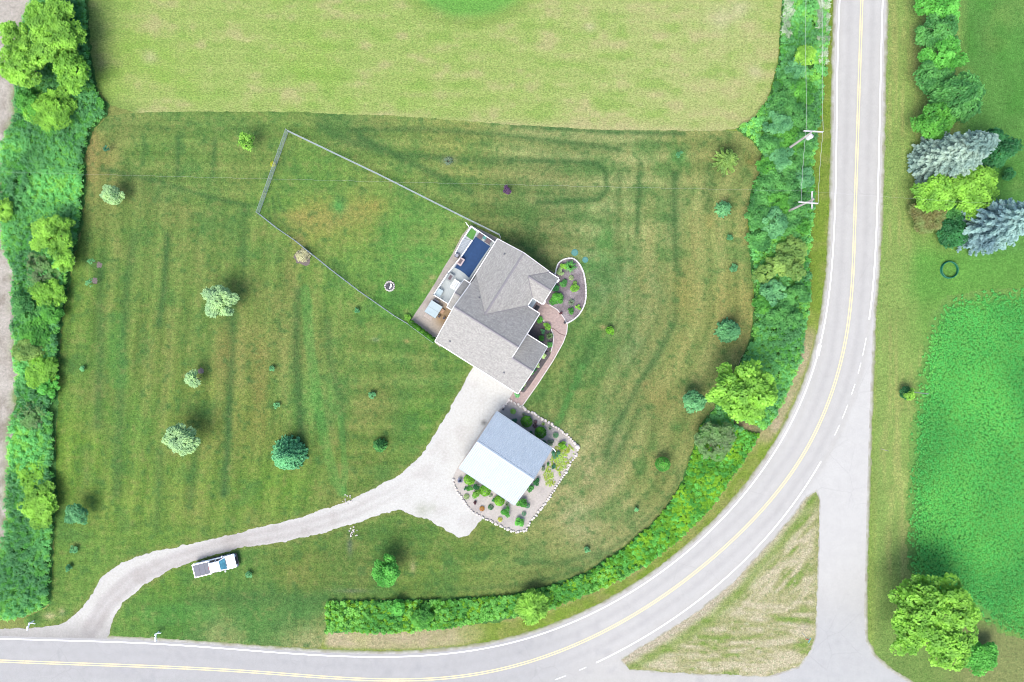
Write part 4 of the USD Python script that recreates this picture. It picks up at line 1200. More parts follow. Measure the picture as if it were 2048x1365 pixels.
for side_ in (0, 1):
    for i in range(npan):
        obj('roof_panel', metal_panel(i, side_), METAL_ROOF, shed)
v = np.array([(-0.03, -half - 0.2, rz_ - SP * 0.2 + 0.05), (-0.03, -half, rz_ + 0.06), (-0.03, -half + 0.2, rz_ - SP * 0.2 + 0.05)])
v = np.vstack([v, v + [SL + 0.06, 0, 0]])
v = np.vstack([v, v - [0, 0, 0.03]])
obj('ridge_cap', (v, np.array([[0, 3, 4], [0, 4, 1], [1, 4, 5], [1, 5, 2], [6, 10, 9], [6, 7, 10], [7, 11, 10], [7, 8, 11], [0, 6, 9], [0, 9, 3], [2, 5, 11], [2, 11, 8]])), METAL_ROOF, shed)
fo = shapely.geometry.box(0.35, -SWD + 0.3, SL - 0.35, -0.3)
obj('wall', cat_m([slant(fo.intersection(shapely.geometry.box(-1, -half, SL + 1, 1)), lambda x, y: SH - SP * y - 0.1, zbot=0.0),
                   slant(fo.intersection(shapely.geometry.box(-1, -SWD - 1, SL + 1, -half)), lambda x, y: SH + SP * (SWD + y) - 0.1, zbot=0.0)]), METAL_WALL, shed)
d = obj('sliding_door', box(0.08, 3.4, 2.9, (0.3, -half, 1.47)), WHITE, shed)
obj('door_rail', box(0.1, 5.4, 0.1, (0.25, -half, 2.98)), GALV, d)
for y_ in (0.08, -SWD - 0.08):
    obj('gutter', box(SL, 0.12, 0.12, (SL / 2, y_, SH - 0.1)), METAL_ROOF, shed)
for x_ in (-0.02, SL + 0.02):
    for sgn in (0, 1):
        y0_, y1_ = (-half, 0.0) if sgn else (-half, -SWD)
        p_ = np.array([(x_ + dx_, yy, zz + dz_) for dx_ in (-0.03, 0.03) for (yy, zz) in ((y0_, rz_), (y1_, SH)) for dz_ in (-0.12, 0.035)])
        obj('rake_trim', trimesh.convex.convex_hull(p_), METAL_ROOF, shed)
obj('downspout', tube([(SL - 0.1, 0.1, SH - 0.1), (SL + 0.35, 0.05, SH - 0.35), (SL + 0.75, -0.1, SH - 0.45)], 0.06, 6), WHITE, shed)
window_ = obj('window', box(1.0, 0.06, 0.8, (SL * 0.5, -0.28, 1.7)), WHITE, shed)
obj('pane', box(0.86, 0.09, 0.66, (SL * 0.5, -0.28, 1.7)), GLASSD, window_)


# ------------------------------------------------------------------ stone edges
def rock(r, rng, flat=0.7):
    m = trimesh.creation.icosphere(1, 1.0)
    v = m.vertices * (1 + 0.28 * (rng.random((len(m.vertices), 1)) - 0.5))
    v *= np.array([rng.uniform(.85, 1.25), rng.uniform(.75, 1.0), flat]) * r
    m.vertices = v
    m.apply_transform(trimesh.transformations.rotation_matrix(rng.uniform(0, 6.3), [0, 0, 1]))
    return m


rng = np.random.default_rng(77)
edge_t = thing('stone_edging', 'row of pale field stones round the gravel bed of the metal shed', 'edging')
ring_ = LineString(PX(BED_PX[:26]))
s_ = 0.0
while s_ < ring_.length:
    q = ring_.interpolate(s_)
    px_ = to_px(q.x, q.y)
    west_side = px_[0] < 965 and px_[1] > 930
    r_ = rng.uniform(0.15, 0.25) * (0.72 if west_side and rng.random() < 0.6 else 1)
    mm = rock(r_, rng)
    mm.apply_translation((q.x + rng.normal(0, .05), q.y + rng.normal(0, .05), 0.10))
    obj('stone', mm, STONEG if (west_side and rng.random() < 0.5) else STONE, edge_t, smooth=50)
    s_ += r_ * rng.uniform(1.75, 2.3)
mm = rock(0.42, rng, 0.8)
w = P(1154, 893)
mm.apply_translation((w[0], w[1], 0.2))
obj('stone', mm, STONE, edge_t, smooth=50)
for a, b in (((1018, 800), (1008, 812)),):
    for tt in np.linspace(0, 1, 5):
        mm = rock(0.12, rng)
        w = P(a[0] + (b[0] - a[0]) * tt, a[1] + (b[1] - a[1]) * tt)
        mm.apply_translation((w[0], w[1], 0.06))
        obj('stone', mm, STONE, edge_t, smooth=50)

curb_t = thing('block_edging', 'curved row of white concrete blocks round the front mulch bed', 'edging')
cl = LineString(PX([(1110, 550), (1112.5, 538), (1116, 528), (1122, 522), (1130, 518.5), (1138, 517), (1146, 517.5), (1154, 523), (1161, 532), (1167, 546), (1170, 560), (1171.5, 576), (1172, 592), (1170, 606), (1165, 619), (1157, 631), (1147, 640), (1134, 647)]))
nb = int(cl.length / 0.42)
for i in range(nb):
    a, b = np.array(cl.interpolate((i + 0.03) * cl.length / nb).coords[0]), np.array(cl.interpolate((i + 0.97) * cl.length / nb).coords[0])
    an = math.atan2(b[1] - a[1], b[0] - a[0])
    c_ = (a + b) / 2
    obj('block', box(np.linalg.norm(b - a) * .96, 0.19, 0.2, (c_[0], c_[1], 0.1 + rng.uniform(-.012, .012)), an + rng.normal(0, .02)), BLOCK, curb_t)
obj('path_edging', prism(rim, 0.0, 0.07), BLOCK, None, label='thin pale strip edging the lawn side of the paver walk', cat='edging')

# ------------------------------------------------------------------ chain link fence round the back yard
fence = thing('chain_link_fence', 'low chain link fence enclosing the back yard behind the house', 'fence')
FH = 1.35
FENCE_PX = [(868, 686), (817.5, 648.5), (790, 632), (720, 583), (665, 541), (592, 482), (556, 457.5), (519, 428), (577, 264.5), (760, 352), (937, 441), (999, 471.5), (1002, 479)]
fp = PX(FENCE_PX)
wires = []
for a, b in zip(fp[:-1], fp[1:]):
    L = np.linalg.norm(b - a)
    d = (b - a) / L
    n = max(1, int(round(L / 3.0)))
    for i in range(n):
        q = a + (b - a) * i / n
        ps = obj('post', cyl(0.035, FH + 0.05, (q[0], q[1], 0), 7), GALV, fence)
        obj('post_cap', cyl(0.045, 0.05, (q[0], q[1], FH + 0.05), 7), GALV, ps)
    an = math.atan2(d[1], d[0])
    c_ = (a + b) / 2
    obj('top_rail', tube([(a[0], a[1], FH), (b[0], b[1], FH)], 0.023, 6), GALV, fence)
    obj('bottom_wire', tube([(a[0], a[1], 0.06), (b[0], b[1], 0.06)], 0.018, 5), GALV, fence)
    for sg in (1, -1):
        for s0 in np.arange(-FH, L, 0.13):
            t0_, t1_ = max(s0, 0), min(s0 + FH, L)
            if t1_ - t0_ < 0.05:
                continue
            z0_, z1_ = (t0_ - s0), (t1_ - s0)
            if sg < 0:
                z0_, z1_ = FH - z0_, FH - z1_
            p0, p1 = a + d * t0_, a + d * t1_
            wires.append(((p0[0], p0[1], z0_ * .95 + .05), (p1[0], p1[1], z1_ * .95 + .05)))


def fast_wires(w, r=0.0055):
    w = np.array(w)
    a, b = w[:, 0], w[:, 1]
    d = b - a
    d /= np.linalg.norm(d, axis=1, keepdims=True)
    n1 = np.cross(d, [0, 0, 1.0])
    n1 /= np.maximum(np.linalg.norm(n1, axis=1, keepdims=True), 1e-9)
    n2 = np.cross(d, n1)
    V = []
    for p in (a, b):
        for th in (0, 2.094, 4.189):
            V.append(p + r * (math.cos(th) * n1 + math.sin(th) * n2))
    V = np.stack(V, 1)
    f = np.array([[0, 1, 4], [0, 4, 3], [1, 2, 5], [1, 5, 4], [2, 0, 3], [2, 3, 5]])
    F = (np.arange(len(w)) * 6)[:, None, None] + f[None]
    return V.reshape(-1, 3), F.reshape(-1, 3)


obj('chain_mesh', fast_wires(wires), GALV, fence, kind='stuff')
w0, w1 = P(932.5, 447.5, 0.6), P(938, 454.5, 0.6)
g_ = obj('gate', tube([(w0[0], w0[1], 0.1), (w0[0], w0[1], 1.2), (w1[0], w1[1], 1.2), (w1[0], w1[1], 0.1)], 0.045, 6), WHITE, fence, label='small white framed gate')
obj('gate_hinge', cyl(0.06, 0.1, (w0[0], w0[1], 1.2), 8), WHITE, g_)

# ------------------------------------------------------------------ utility poles and wires


def pole(px, py, tpx, tpy, h, name, label, arms, can=None):
    top = P(tpx, tpy, h)
    t = thing(name, label, 'utility pole', (top[0], top[1], 0))
    obj('pole', cyl(0.19, h, (0, 0, 0), 12, 0.12), POLEW, t)
    for (dx_, dy_, L, an, z) in arms:
        arm = obj('crossarm', box(L, 0.16, 0.16, (dx_, dy_, z), an), plain(f'arm_wood_{name}_{numbered("m", "a")}', (0.38, 0.38, 0.37), 0.8, var=0.12), t)
        for s in (-0.48, 0, 0.48) if L > 2 else (-0.45, 0.45):
            obj('insulator', cyl(0.055, 0.2, (dx_ + s * L * math.cos(an), dy_ + s * L * math.sin(an), z + 0.09), 8, 0.035), CANM, arm)
    return t, top


H1, H2_ = 9.3, 9.6
p1, top1 = pole(1581, 295, 1622, 266, H1, 'utility_pole', 'wooden utility pole with one crossarm and a pale grey transformer', [(0.45, 0.28, 2.6, -0.06, H1 - 0.35)])
tr = obj('transformer', cyl(0.30, 0.95, (0.36, -0.22, H1 - 1.75), 16), CANM, p1)
obj('lid', cyl(0.33, 0.1, (0.36, -0.22, H1 - 0.8), 16, 0.22), CANM, tr)
obj('bushing', cyl(0.05, 0.3, (0.45, -0.15, H1 - 0.72), 8), DARKGREY, tr)
obj('bracket', box(0.5, 0.08, 0.12, (0.18, -0.1, H1 - 1.2), -0.5), GALV, p1)
p2, top2 = pole(1581, 423, 1627, 399, H2_, 'utility_pole', 'wooden utility pole with two crossarms set at right angles', [(-0.62, -0.42, 2.6, -0.08, H2_ - 0.3), (0.05, 0.02, 2.3, math.pi / 2, H2_ - 0.62)])


def wire(name, a, b, sag, label, r=0.013, group=None):
    a, b = np.array(a), np.array(b)
    t_ = np.linspace(0, 1, 25)
    pts = a + (b - a) * t_[:, None]
    pts[:, 2] -= sag * 4 * t_ * (1 - t_)
    obj(name, tube(pts, r, 5), WIREM, None, label=label, cat='cable', group=group)


def at3(px, py, z):
    return tuple(P(px, py, z))


wire('overhead_wire', at3(1613, 259, H1), at3(1614, -160, H1), 0.3, 'overhead wire running north from the left end of the transformer pole crossarm')
wire('overhead_wire', at3(1646, 261, H1), at3(1647, -160, H1), 0.3, 'overhead wire running north from the right end of the transformer pole crossarm')
wire('overhead_wire', at3(1612, 260, H1), at3(1602, 404, H2_), 0.2, 'left overhead wire hanging between the two utility poles')
wire('overhead_wire', at3(1646, 262, H1), at3(1636, 407, H2_), 0.2, 'right overhead wire hanging between the two utility poles, nearer the road')
wire('overhead_wire', at3(1628, 383, H2_), at3(-120, 341, 9.0), 0.5, 'long overhead wire crossing the lawn west from the two arm pole', r=0.003)
wire('overhead_wire', at3(1628, 384, H2_), at3(2200, 420, 9.3), 0.4, 'overhead wire crossing the road east from the two arm pole to the blue spruces', r=0.003)

# ------------------------------------------------------------------ mailboxes, signs, posts


def mailbox(px, py, ang, label, arm=True):
    w = P(px, py, 0)
    t = thing('mailbox', label, 'mailbox', (w[0], w[1], 0), ang)
    obj('post', box(0.13, 0.13, 1.15, (0, 0, 0.575)), WHITE, t)
    obj('arm', box(0.14, 0.95, 0.1, (0, -0.33, 1.0)), WHITE, t)
    bx_ = shapely.geometry.box(-0.11, 0, 0.11, 0.14).union(Point(0, 0.14).buffer(0.11))
    b = trimesh.creation.extrude_polygon(bx_, 0.62, engine='earcut')
    b.apply_transform(trimesh.transformations.rotation_matrix(math.pi / 2, [1, 0, 0]))
    b.apply_translation((0, -0.3, 1.06))
    bb = obj('box', b, WHITE, t)
    obj('door', box(0.21, 0.015, 0.22, (0, -0.925, 1.18)), GALV, bb)
    obj('flag', box(0.012, 0.05, 0.22, (0.125, -0.6, 1.25)), SIGNRED, bb)
    obj('brace', tube([(0, 0, 0.6), (0, -0.4, 0.97)], 0.04, 5), WHITE, t)
    obj('sign_board', box(0.9, 0.06, 0.18, (0.35, 0.1, 0.9)), WHITE, t)


mailbox(68, 1242, -0.2, 'white mailbox on a post in the roadside grass left of the driveway mouth')
mailbox(318, 1264, 0.15, 'white mailbox on a post in the roadside grass right of the driveway mouth')

w = P(1603.5, 1265.5, 0)
t = thing('stop_sign', 'red octagonal road sign on a post at the tip of the dry grass island', 'sign', (w[0], w[1], 0))
obj('post', box(0.06, 0.05, 2.5, (0, 0, 1.25)), GALV, t)
octa = trimesh.creation.cylinder(radius=0.40, height=0.03, sections=8)
octa.apply_transform(trimesh.transformations.rotation_matrix(math.pi / 8, [0, 0, 1]))
octa.apply_transform(trimesh.transformations.rotation_matrix(math.pi / 2 - 0.25, [1, 0, 0]))
octa.apply_translation((0, -0.06, 2.1))
obj('plate', octa, SIGNRED, t)
obj('street_blade', box(0.05, 0.75, 0.2, (0, 0, 2.62), -0.5), SIGNTEAL, t)
w = P(1826, 784.5, 0)
t = thing('sign_post', 'tall grey post rising from a small vine clump beside the crop field', 'post', (w[0], w[1], 0))
obj('post', cyl(0.06, 3.6, (0, 0, 0), 8, 0.05), GALV, t)
obj('bracket', box(0.32, 0.06, 0.5, (0.05, 0, 3.2)), GALV, t)
w = P(1761, 898, 0)
t = thing('marker_post', 'short dark marker post standing in the verge of the side road', 'post', (w[0], w[1], 0))
obj('stake', box(0.07, 0.05, 1.9, (0, 0, 0.95)), WOODG, t)
obj('cap', box(0.16, 0.05, 0.3, (0, 0, 1.9)), DARKGREY, t)
w = P(1129, 646, 0)
t = thing('garden_lantern', 'small dark lantern at the end of the white block edging', 'lantern', (w[0], w[1], 0.03))
obj('base', cyl(0.16, 0.06, (0, 0, 0), 10), DARK, t)
obj('body', cyl(0.11, 0.34, (0, 0, 0.06), 8), BROWNC, t)
obj('roof', cyl(0.19, 0.14, (0, 0, 0.4), 8, 0.03), DARK, t)
w = P(1006.5, 818.5, 0)
t = thing('garden_lantern', 'small black light post at the corner of the gravel bed near the shed', 'lantern', (w[0], w[1], 0.03))
obj('stem', cyl(0.05, 0.5, (0, 0, 0), 8), DARK, t)
obj('cap', cyl(0.17, 0.1, (0, 0, 0.5), 10, 0.06), DARK, t)
hp = PX([(1085, 655), (1092, 658), (1100, 658), (1105, 657), (1111, 661), (1118, 667), (1126, 670.5), (1134, 672)])
hz = [0.06, .06, .08, .075, .075, .075, .075, .05]
obj('garden_hose', tube(np.column_stack([hp, hz]), 0.032, 6), HOSEM, None, smooth=True, label='dark brown garden hose lying across the pink paver walk', cat='hose')

# septic lids, ring and fire pit on the grass
for px, py, r, lab in ((1149.5, 505.5, 0.42, 'larger of the two round teal lids in the lawn by the mulch bed'), (1170.5, 520, 0.36, 'smaller of the two round teal lids in the lawn by the mulch bed')):
    w = P(px, py)
    t = thing('septic_lid', lab, 'lid', (w[0], w[1], 0.0))
    obj('collar', cyl(r + 0.1, 0.05, (0, 0, 0), 20, r + 0.05), TEALM, t)
    obj('cover', cyl(r, 0.06, (0, 0, 0.052), 20, r * 0.9), LIDM, t)
    for k in range(6):
        a = k * math.pi / 3
        obj('rib', box(r * 0.7, 0.035, 0.02, (0.45 * r * math.cos(a), 0.45 * r * math.sin(a), 0.122), a), LIDM, t)
w = P(1896.5, 540.5)
t = thing('garden_ring', 'teal green round raised ring lying empty on the grass', 'ring', (w[0], w[1], 0))
th = np.linspace(0, 2 * np.pi, 41)
outer = [cyl(1.22, 0.42, n=40), cyl(1.13, 0.6, (0, 0, -0.05), n=40)]
wall_ring = prism(Point(0, 0).buffer(1.22, 16).difference(Point(0, 0).buffer(1.17, 16)), 0, 0.4)
obj('side_wall', wall_ring, RINGM, t)
obj('top_tube', tube(np.column_stack([1.2 * np.cos(th), 1.2 * np.sin(th), np.full(41, 0.42)]), 0.07, 8), RINGM, t, smooth=60)
obj('bottom_tube', tube(np.column_stack([1.24 * np.cos(th), 1.24 * np.sin(th), np.full(41, 0.06)]), 0.05, 8), RINGM, t, smooth=60)
w = P(779.5, 573)
t = thing('fire_pit', 'round stone fire pit with a dark centre in the fenced yard', 'fire pit', (w[0], w[1], 0.01))
for k in range(15):
    a = k / 15 * 2 * math.pi
    mm = rock(0.16, rng)
    mm.apply_translation((0.68 * math.cos(a), 0.68 * math.sin(a), 0.1))
    obj('stone', mm, STONEG, t, smooth=50)
obj('ash', cyl(0.55, 0.04, (0, 0, 0), 16), DARKGREY, t)
obj('grate', cat_m([box(0.9, 0.03, 0.03, (0, y_, 0.2)) for y_ in np.arange(-.3, .31, .1)]), DARK, t)
lid_ = prism(Polygon([(0.02, -0.45), (0.42, 0.0), (0.22, 0.42), (0.08, 0.0)]), 0.24, 0.28)
obj('bent_cover', lid_, WHITE, t, label='white bent metal sheet')
for cx, cy, n, lab, nm in ((694, 998, 14, 'small pile of pale stones at the upper culvert end beside the driveway', 'culvert_stones'), (705, 1063, 20, 'spill of pale stones at the lower culvert end below the driveway', 'culvert_stones')):
    t = thing(nm, lab, 'stones')
    ms = []
    for k in range(n):
        w = P(cx + rng.normal(0, 4.5), cy + rng.normal(0, 6.5))
        mm = rock(rng.uniform(0.06, 0.13), rng)
        mm.apply_translation((w[0], w[1], 0.05))
        obj('stone', mm, STONE if rng.random() < 0.6 else STONEG, t, smooth=50)

# ------------------------------------------------------------------ the pickup truck
tw = P(430.5, 1131.5, 1.0)
truck = thing('pickup_truck', 'white crew cab pickup truck with a dark bed cover parked on the driveway edge', 'pickup truck', (tw[0], tw[1], 0.02), math.radians(13.8))


def plan_loft(levels):
    """Solid through rounded plan outlines: list of (z, x0, x1, half width, corner radius)."""
    rings, n = [], 0
    for z, x0, x1, hw_, r in levels:
        g = shapely.geometry.box(x0 + r, -hw_ + r, x1 - r, hw_ - r).buffer(r, quad_segs=5)
        c = np.array(shapely.geometry.polygon.orient(g).exterior.coords)[:-1]
        k = np.argmin(np.hypot(c[:, 0] - x1, c[:, 1] + hw_))
        rings.append(np.column_stack([np.roll(c, -k, 0), np.full(len(c), z)]))
    n = len(rings[0])
    V = np.vstack(rings)
    F = []
    for i in range(len(rings) - 1):
        for j in range(n):
            k = (j + 1) % n
            F += [[i * n + j, i * n + k, (i + 1) * n + k], [i * n + j, (i + 1) * n + k, (i + 1) * n + j]]
    for j in range(1, n - 1):
        F += [[0, j + 1, j], [(len(rings) - 1) * n, (len(rings) - 1) * n + j, (len(rings) - 1) * n + j + 1]]
    return trimesh.Trimesh(V, F, process=False)


obj('body', plan_loft([(0.48, -3.08, 3.0, 0.93, 0.25), (0.62, -3.12, 3.1, 1.0, 0.28), (0.95, -3.13, 3.12, 1.01, 0.3), (1.08, -3.12, 3.06, 0.985, 0.3)]), CARW, truck, smooth=40)
obj('hood', plan_loft([(1.05, 1.45, 3.05, 0.95, 0.3), (1.15, 1.4, 2.98, 0.90, 0.3), (1.20, 1.35, 2.75, 0.78, 0.3)]), CARW, truck, smooth=40)
for sg in (-1, 1):
    obj('bed_side', box(2.5, 0.14, 0.36, (-1.86, sg * 0.92, 1.24)), CARW, truck)
    obj('hood_crease', box(1.35, 0.035, 0.03, (2.1, sg * 0.5, 1.198)), CARW, truck)
obj('tailgate', box(0.12, 1.72, 0.36, (-3.05, 0, 1.24)), CARW, truck)
obj('bed_cover', box(2.40, 1.72, 0.05, (-1.77, 0, 1.405)), TONNEAU, truck)
cab = trimesh.convex.convex_hull(np.array([(x_, s * y_, z_) for s in (-1, 1) for x_, y_, z_ in ((-0.62, 0.95, 1.06), (-0.62, 0.95, 1.2), (1.85, 0.93, 1.06), (1.75, 0.92, 1.16), (-0.48, 0.72, 1.86), (1.0, 0.70, 1.86), (-0.3, 0.62, 1.93), (0.85, 0.60, 1.93), (0.3, 0.66, 1.94))]))
obj('cab', cab, CARW, truck, smooth=25)


def quad_panel(name, pts, mat, th=0.012, parent=None):
    p = np.array(pts, float)
    n = np.cross(p[1] - p[0], p[2] - p[0])
    n /= np.linalg.norm(n)
    if np.dot(n, p.mean(0) - np.array([0.5, 0, 1.2])) < 0:
        n = -n
    obj(name, trimesh.convex.convex_hull(np.vstack([p + n * th, p - n * 0.02])), mat, parent or truck)


quad_panel('windscreen', [(1.70, -0.80, 1.215), (1.70, 0.80, 1.215), (1.06, 0.62, 1.82), (1.06, -0.62, 1.82)], CARGLASS)
quad_panel('rear_window', [(-0.60, -0.72, 1.32), (-0.60, 0.72, 1.32), (-0.515, 0.62, 1.76), (-0.515, -0.62, 1.76)], CARDARK)
for sg in (-1, 1):
    quad_panel('side_window', [(0.52, sg * 0.915, 1.27), (1.42, sg * 0.91, 1.27), (0.98, sg * 0.745, 1.78), (0.54, sg * 0.745, 1.80)], CARDARK)
    quad_panel('side_window', [(-0.42, sg * 0.925, 1.27), (0.40, sg * 0.92, 1.27), (0.42, sg * 0.745, 1.80), (-0.36, sg * 0.745, 1.80)], CARDARK)
    mr = obj('mirror', box(0.12, 0.20, 0.2, (1.42, sg * 1.11, 1.28)), CARW, truck)
    obj('mirror_arm', box(0.08, 0.16, 0.06, (1.42, sg * 0.96, 1.22)), CARDARK, mr)
    obj('headlight', box(0.16, 0.34, 0.2, (3.0, sg * 0.78, 0.92)), LAMPM, truck)
    obj('tail_light', box(0.06, 0.14, 0.34, (-3.12, sg * 0.92, 1.1)), TAILM, truck)
    obj('door_handle', box(0.2, 0.03, 0.04, (0.55, sg * 1.015, 1.02)), ALLOY, truck)
    obj('running_board', box(2.3, 0.16, 0.06, (0.45, sg * 1.02, 0.45)), CARDARK, truck)
    for wx in (-1.95, 1.95):
        wh = trimesh.creation.cylinder(radius=0.40, height=0.27, sections=24)
        wh.apply_transform(trimesh.transformations.rotation_matrix(math.pi / 2, [1, 0, 0]))
        wh.apply_translation((wx, sg * 0.885, 0.40))
        wt = obj('wheel', wh, RUBBER, truck, smooth=40)
        rm = trimesh.creation.cylinder(radius=0.25, height=0.29, sections=16)
        rm.apply_transform(trimesh.transformations.rotation_matrix(math.pi / 2, [1, 0, 0]))
        rm.apply_translation((wx, sg * 0.885, 0.40))
        obj('rim', rm, ALLOY, wt)
obj('cowl', box(0.10, 1.5, 0.02, (1.77, 0, 1.196)), CARDARK, truck)
obj('bed_gap', box(0.05, 1.86, 0.3, (-0.635, 0, 1.0)), CARDARK, truck)
obj('third_brake_light', box(0.03, 0.3, 0.05, (-0.60, 0, 1.8)), TAILM, truck)
obj('cover_seam', box(0.03, 1.7, 0.01, (-1.35, 0, 1.433)), CARDARK, truck)
obj('cover_seam', box(0.03, 1.7, 0.01, (-2.15, 0, 1.433)), CARDARK, truck)
obj('grille', box(0.1, 1.1, 0.36, (3.08, 0, 0.86)), CARDARK, truck)
obj('front_bumper', plan_loft([(0.42, 2.8, 3.26, 0.99, 0.22), (0.66, 2.8, 3.28, 1.0, 0.22)]), CARDARK, truck, smooth=40)
obj('rear_bumper', plan_loft([(0.5, -3.28, -3.0, 0.95, 0.08), (0.68, -3.28, -3.0, 0.95, 0.08)]), ALLOY, truck)

# ------------------------------------------------------------------ plants


def leaf_mesh(p, n, size, rng, aspect=1.6, jitter=0.5, axis=None):
    """One folded diamond leaf clump at each point."""
    N = len(p)
    n = n + jitter * rng.normal(size=(N, 3))
    n /= np.maximum(np.linalg.norm(n, axis=1, keepdims=True), 1e-9)
    t = rng.normal(size=(N, 3)) if axis is None else axis + 0.35 * rng.normal(size=(N, 3))
    t -= n * (t * n).sum(1, keepdims=True)
    t /= np.maximum(np.linalg.norm(t, axis=1, keepdims=True), 1e-9)
    b = np.cross(n, t)
    s = (size * rng.uniform(0.65, 1.35, N))[:, None]
    L, W_ = s * aspect * 0.5, s * 0.5
    V = np.stack([p - t * L, p + b * W_ + n * W_ * .25, p + t * L, p - b * W_ + n * W_ * .25], 1).reshape(-1, 3)
    i = np.arange(N)[:, None] * 4
    F = np.concatenate([i + [0, 1, 2], i + [0, 2, 3]])
    return V, F


def join(parts):
    V, F, o = [], [], 0
    for v, f in parts:
        V.append(v)
        F.append(f + o)
        o += len(v)
    return np.vstack(V), np.vstack(F)


def sph(n, rng, up=-1.0):
    d = rng.normal(size=(int(n * 2.6) + 20, 3))
    d /= np.linalg.norm(d, axis=1, keepdims=True)
    return d[d[:, 2] > up][:n]


def crown(R, z0, z1, rng, lobes=14, leaf=0.35, dens=1.0, lob=(0.28, 0.46), aspect=1.5, jitter=0.6, radial=0.0, gap=0.0, squash=None):
    leaf = leaf * 0.72 if leaf > 0.12 else leaf
    lobes, lob = int(lobes * 1.7), (lob[0] * .72, lob[1] * .86)
    """A crown of leafy lobes between the heights z0 and z1 with radius R about the axis."""
    H = (z1 - z0) / 2
    zc = (z0 + z1) / 2
    C, Rr = [], []
    ph = rng.random(11)
    for k in range(lobes):
        d = sph(1, rng, -0.35)[0]
        f = rng.uniform(0.25, 1.0) ** 0.5
        r = R * rng.uniform(*lob)
        rr_ = max(R - r, 0.02)
        rr_ *= 0.72 + 0.5 * ph[int((math.atan2(d[1], d[0]) + math.pi) / 6.2832 * 10.999)]
        C.append([d[0] * rr_ * f, d[1] * rr_ * f, zc + d[2] * max(H - r * H / R, 0.02) * f])
        Rr.append(r)
    C, Rr = np.array(C), np.array(Rr)
    sq = H / R if squash is None else squash
    out = []
    for k in range(lobes):
        n = int(dens * 5.0 * Rr[k] ** 2 * 3.2 / (leaf ** 2)) + 6
        d = sph(n, rng, -0.45)
        n = len(d)
        wob = 0.62 + 0.62 * meshkit.noise(d * 2.6 + 11.7 * k, 5)[:, None]
        q = C[k] + d * Rr[k] * wob * (0.84 + 0.3 * rng.random((n, 1)) ** 1.6) * [1, 1, min(sq, 1.1)]
        deep = np.zeros(n, bool)
        for j in range(lobes):
            if j != k:
                deep |= np.linalg.norm((q - C[j]) / [1, 1, min(sq, 1.1)], axis=1) < 0.68 * Rr[j]
        keep = ~deep
        if gap:
            keep &= meshkit.noise(q * (1.8 / max(R, .3)) * 2.2 + 7.3 * k, 3) > gap
        else:
            keep &= meshkit.noise(q * (2.6 / max(R, .3)) * 2.2 + 5.1, 3) > 0.16
        q, d = q[keep], d[keep]
        ax = None
        if radial:
            o = np.column_stack([q[:, 0], q[:, 1], np.zeros(len(q))])
            o /= np.maximum(np.linalg.norm(o, axis=1, keepdims=True), 1e-6)
            ax = o * radial + [0, 0, -0.35]
        out.append(leaf_mesh(q, d * 0.5 + [0, 0, 0.9], leaf, rng, aspect, jitter * .85, ax))
    return join(out)


def trunk_mesh(h, r, rng, R, limbs=5):
    ms = [tube([(0, 0, 0), (rng.normal(0, .04) * R, rng.normal(0, .04) * R, h * .5), (0, 0, h)], [r, r * .75, r * .3], 7)]
    for k in range(limbs):
        a = k / limbs * 6.283 + rng.uniform(0, 1)
        z = h * rng.uniform(0.35, 0.75)
        e = R * rng.uniform(.45, .75)
        ms.append(tube([(0, 0, z), (e * .5 * math.cos(a), e * .5 * math.sin(a), z + h * .15), (e * math.cos(a), e * math.sin(a), z + h * .22)], [r * .45, r * .3, r * .12], 5))
    return cat_m(ms)


def conifer(h, R, rng, layers=22, per=12, leaf=0.3, z0=0.25, droop=0.15, power=0.85, upturn=0.0, wide=0.28):
    out = []
    for i in range(layers):
        f = i / (layers - 1)
        z = z0 + (h - z0) * f
        rad = R * (1 - f) ** power * rng.uniform(.9, 1.05) + 0.06 * R
        nb = max(4, int(per * (0.45 + 0.55 * (1 - f))))
        a0 = rng.uniform(0, 6.3)
        for k in range(nb):
            a = a0 + k / nb * 6.283 + rng.normal(0, .1)
            L = rad * rng.uniform(.8, 1.1)
            m_ = max(4, int(L / leaf * 4.2))
            t_ = rng.uniform(0.12, 1, m_) ** 0.75
            d = np.array([math.cos(a), math.sin(a), 0])
            s = np.array([-math.sin(a), math.cos(a), 0])
            lat = rng.uniform(-1, 1, m_) * wide * L * (1.05 - t_)
            p = d * (t_ * L)[:, None] + s * lat[:, None]
            p[:, 2] = z - droop * L * t_ + upturn * L * t_ ** 3 + rng.normal(0, .05 * leaf, m_)
            nrm = np.tile(np.array([0, 0, 1.0]) + 0.5 * d, (m_, 1))
            ax = np.tile(d, (m_, 1)) + s * np.sign(lat)[:, None] * .7
            out.append(leaf_mesh(p, nrm, leaf, rng, 1.9, 0.45, ax))
    return join(out)


def tuft(R, h, rng, n=60, leaf=0.06):
    """A fountain of blades."""
    out_v, out_f = [], []
    for k in range(n):
        a = rng.uniform(0, 6.283)
        L = R * rng.uniform(.5, 1.05)
        d = np.array([math.cos(a), math.sin(a), 0])
        s = np.array([-math.sin(a), math.cos(a), 0]) * leaf * .5
        z1, z2 = h * rng.uniform(.6, 1.0), h * rng.uniform(.25, .75)
        p0 = d * R * .05
        p1 = d * L * .5 + [0, 0, z1]
        p2 = d * L + [0, 0, z2]
        o = len(out_v) * 5
        out_v.append(np.array([p0 - s, p0 + s, p1 + s, p1 - s, p2]))
        out_f += [[o, o + 1, o + 2], [o, o + 2, o + 3], [o + 3, o + 2, o + 4]]
    return np.vstack(out_v), np.array(out_f)


seedc = [1000]


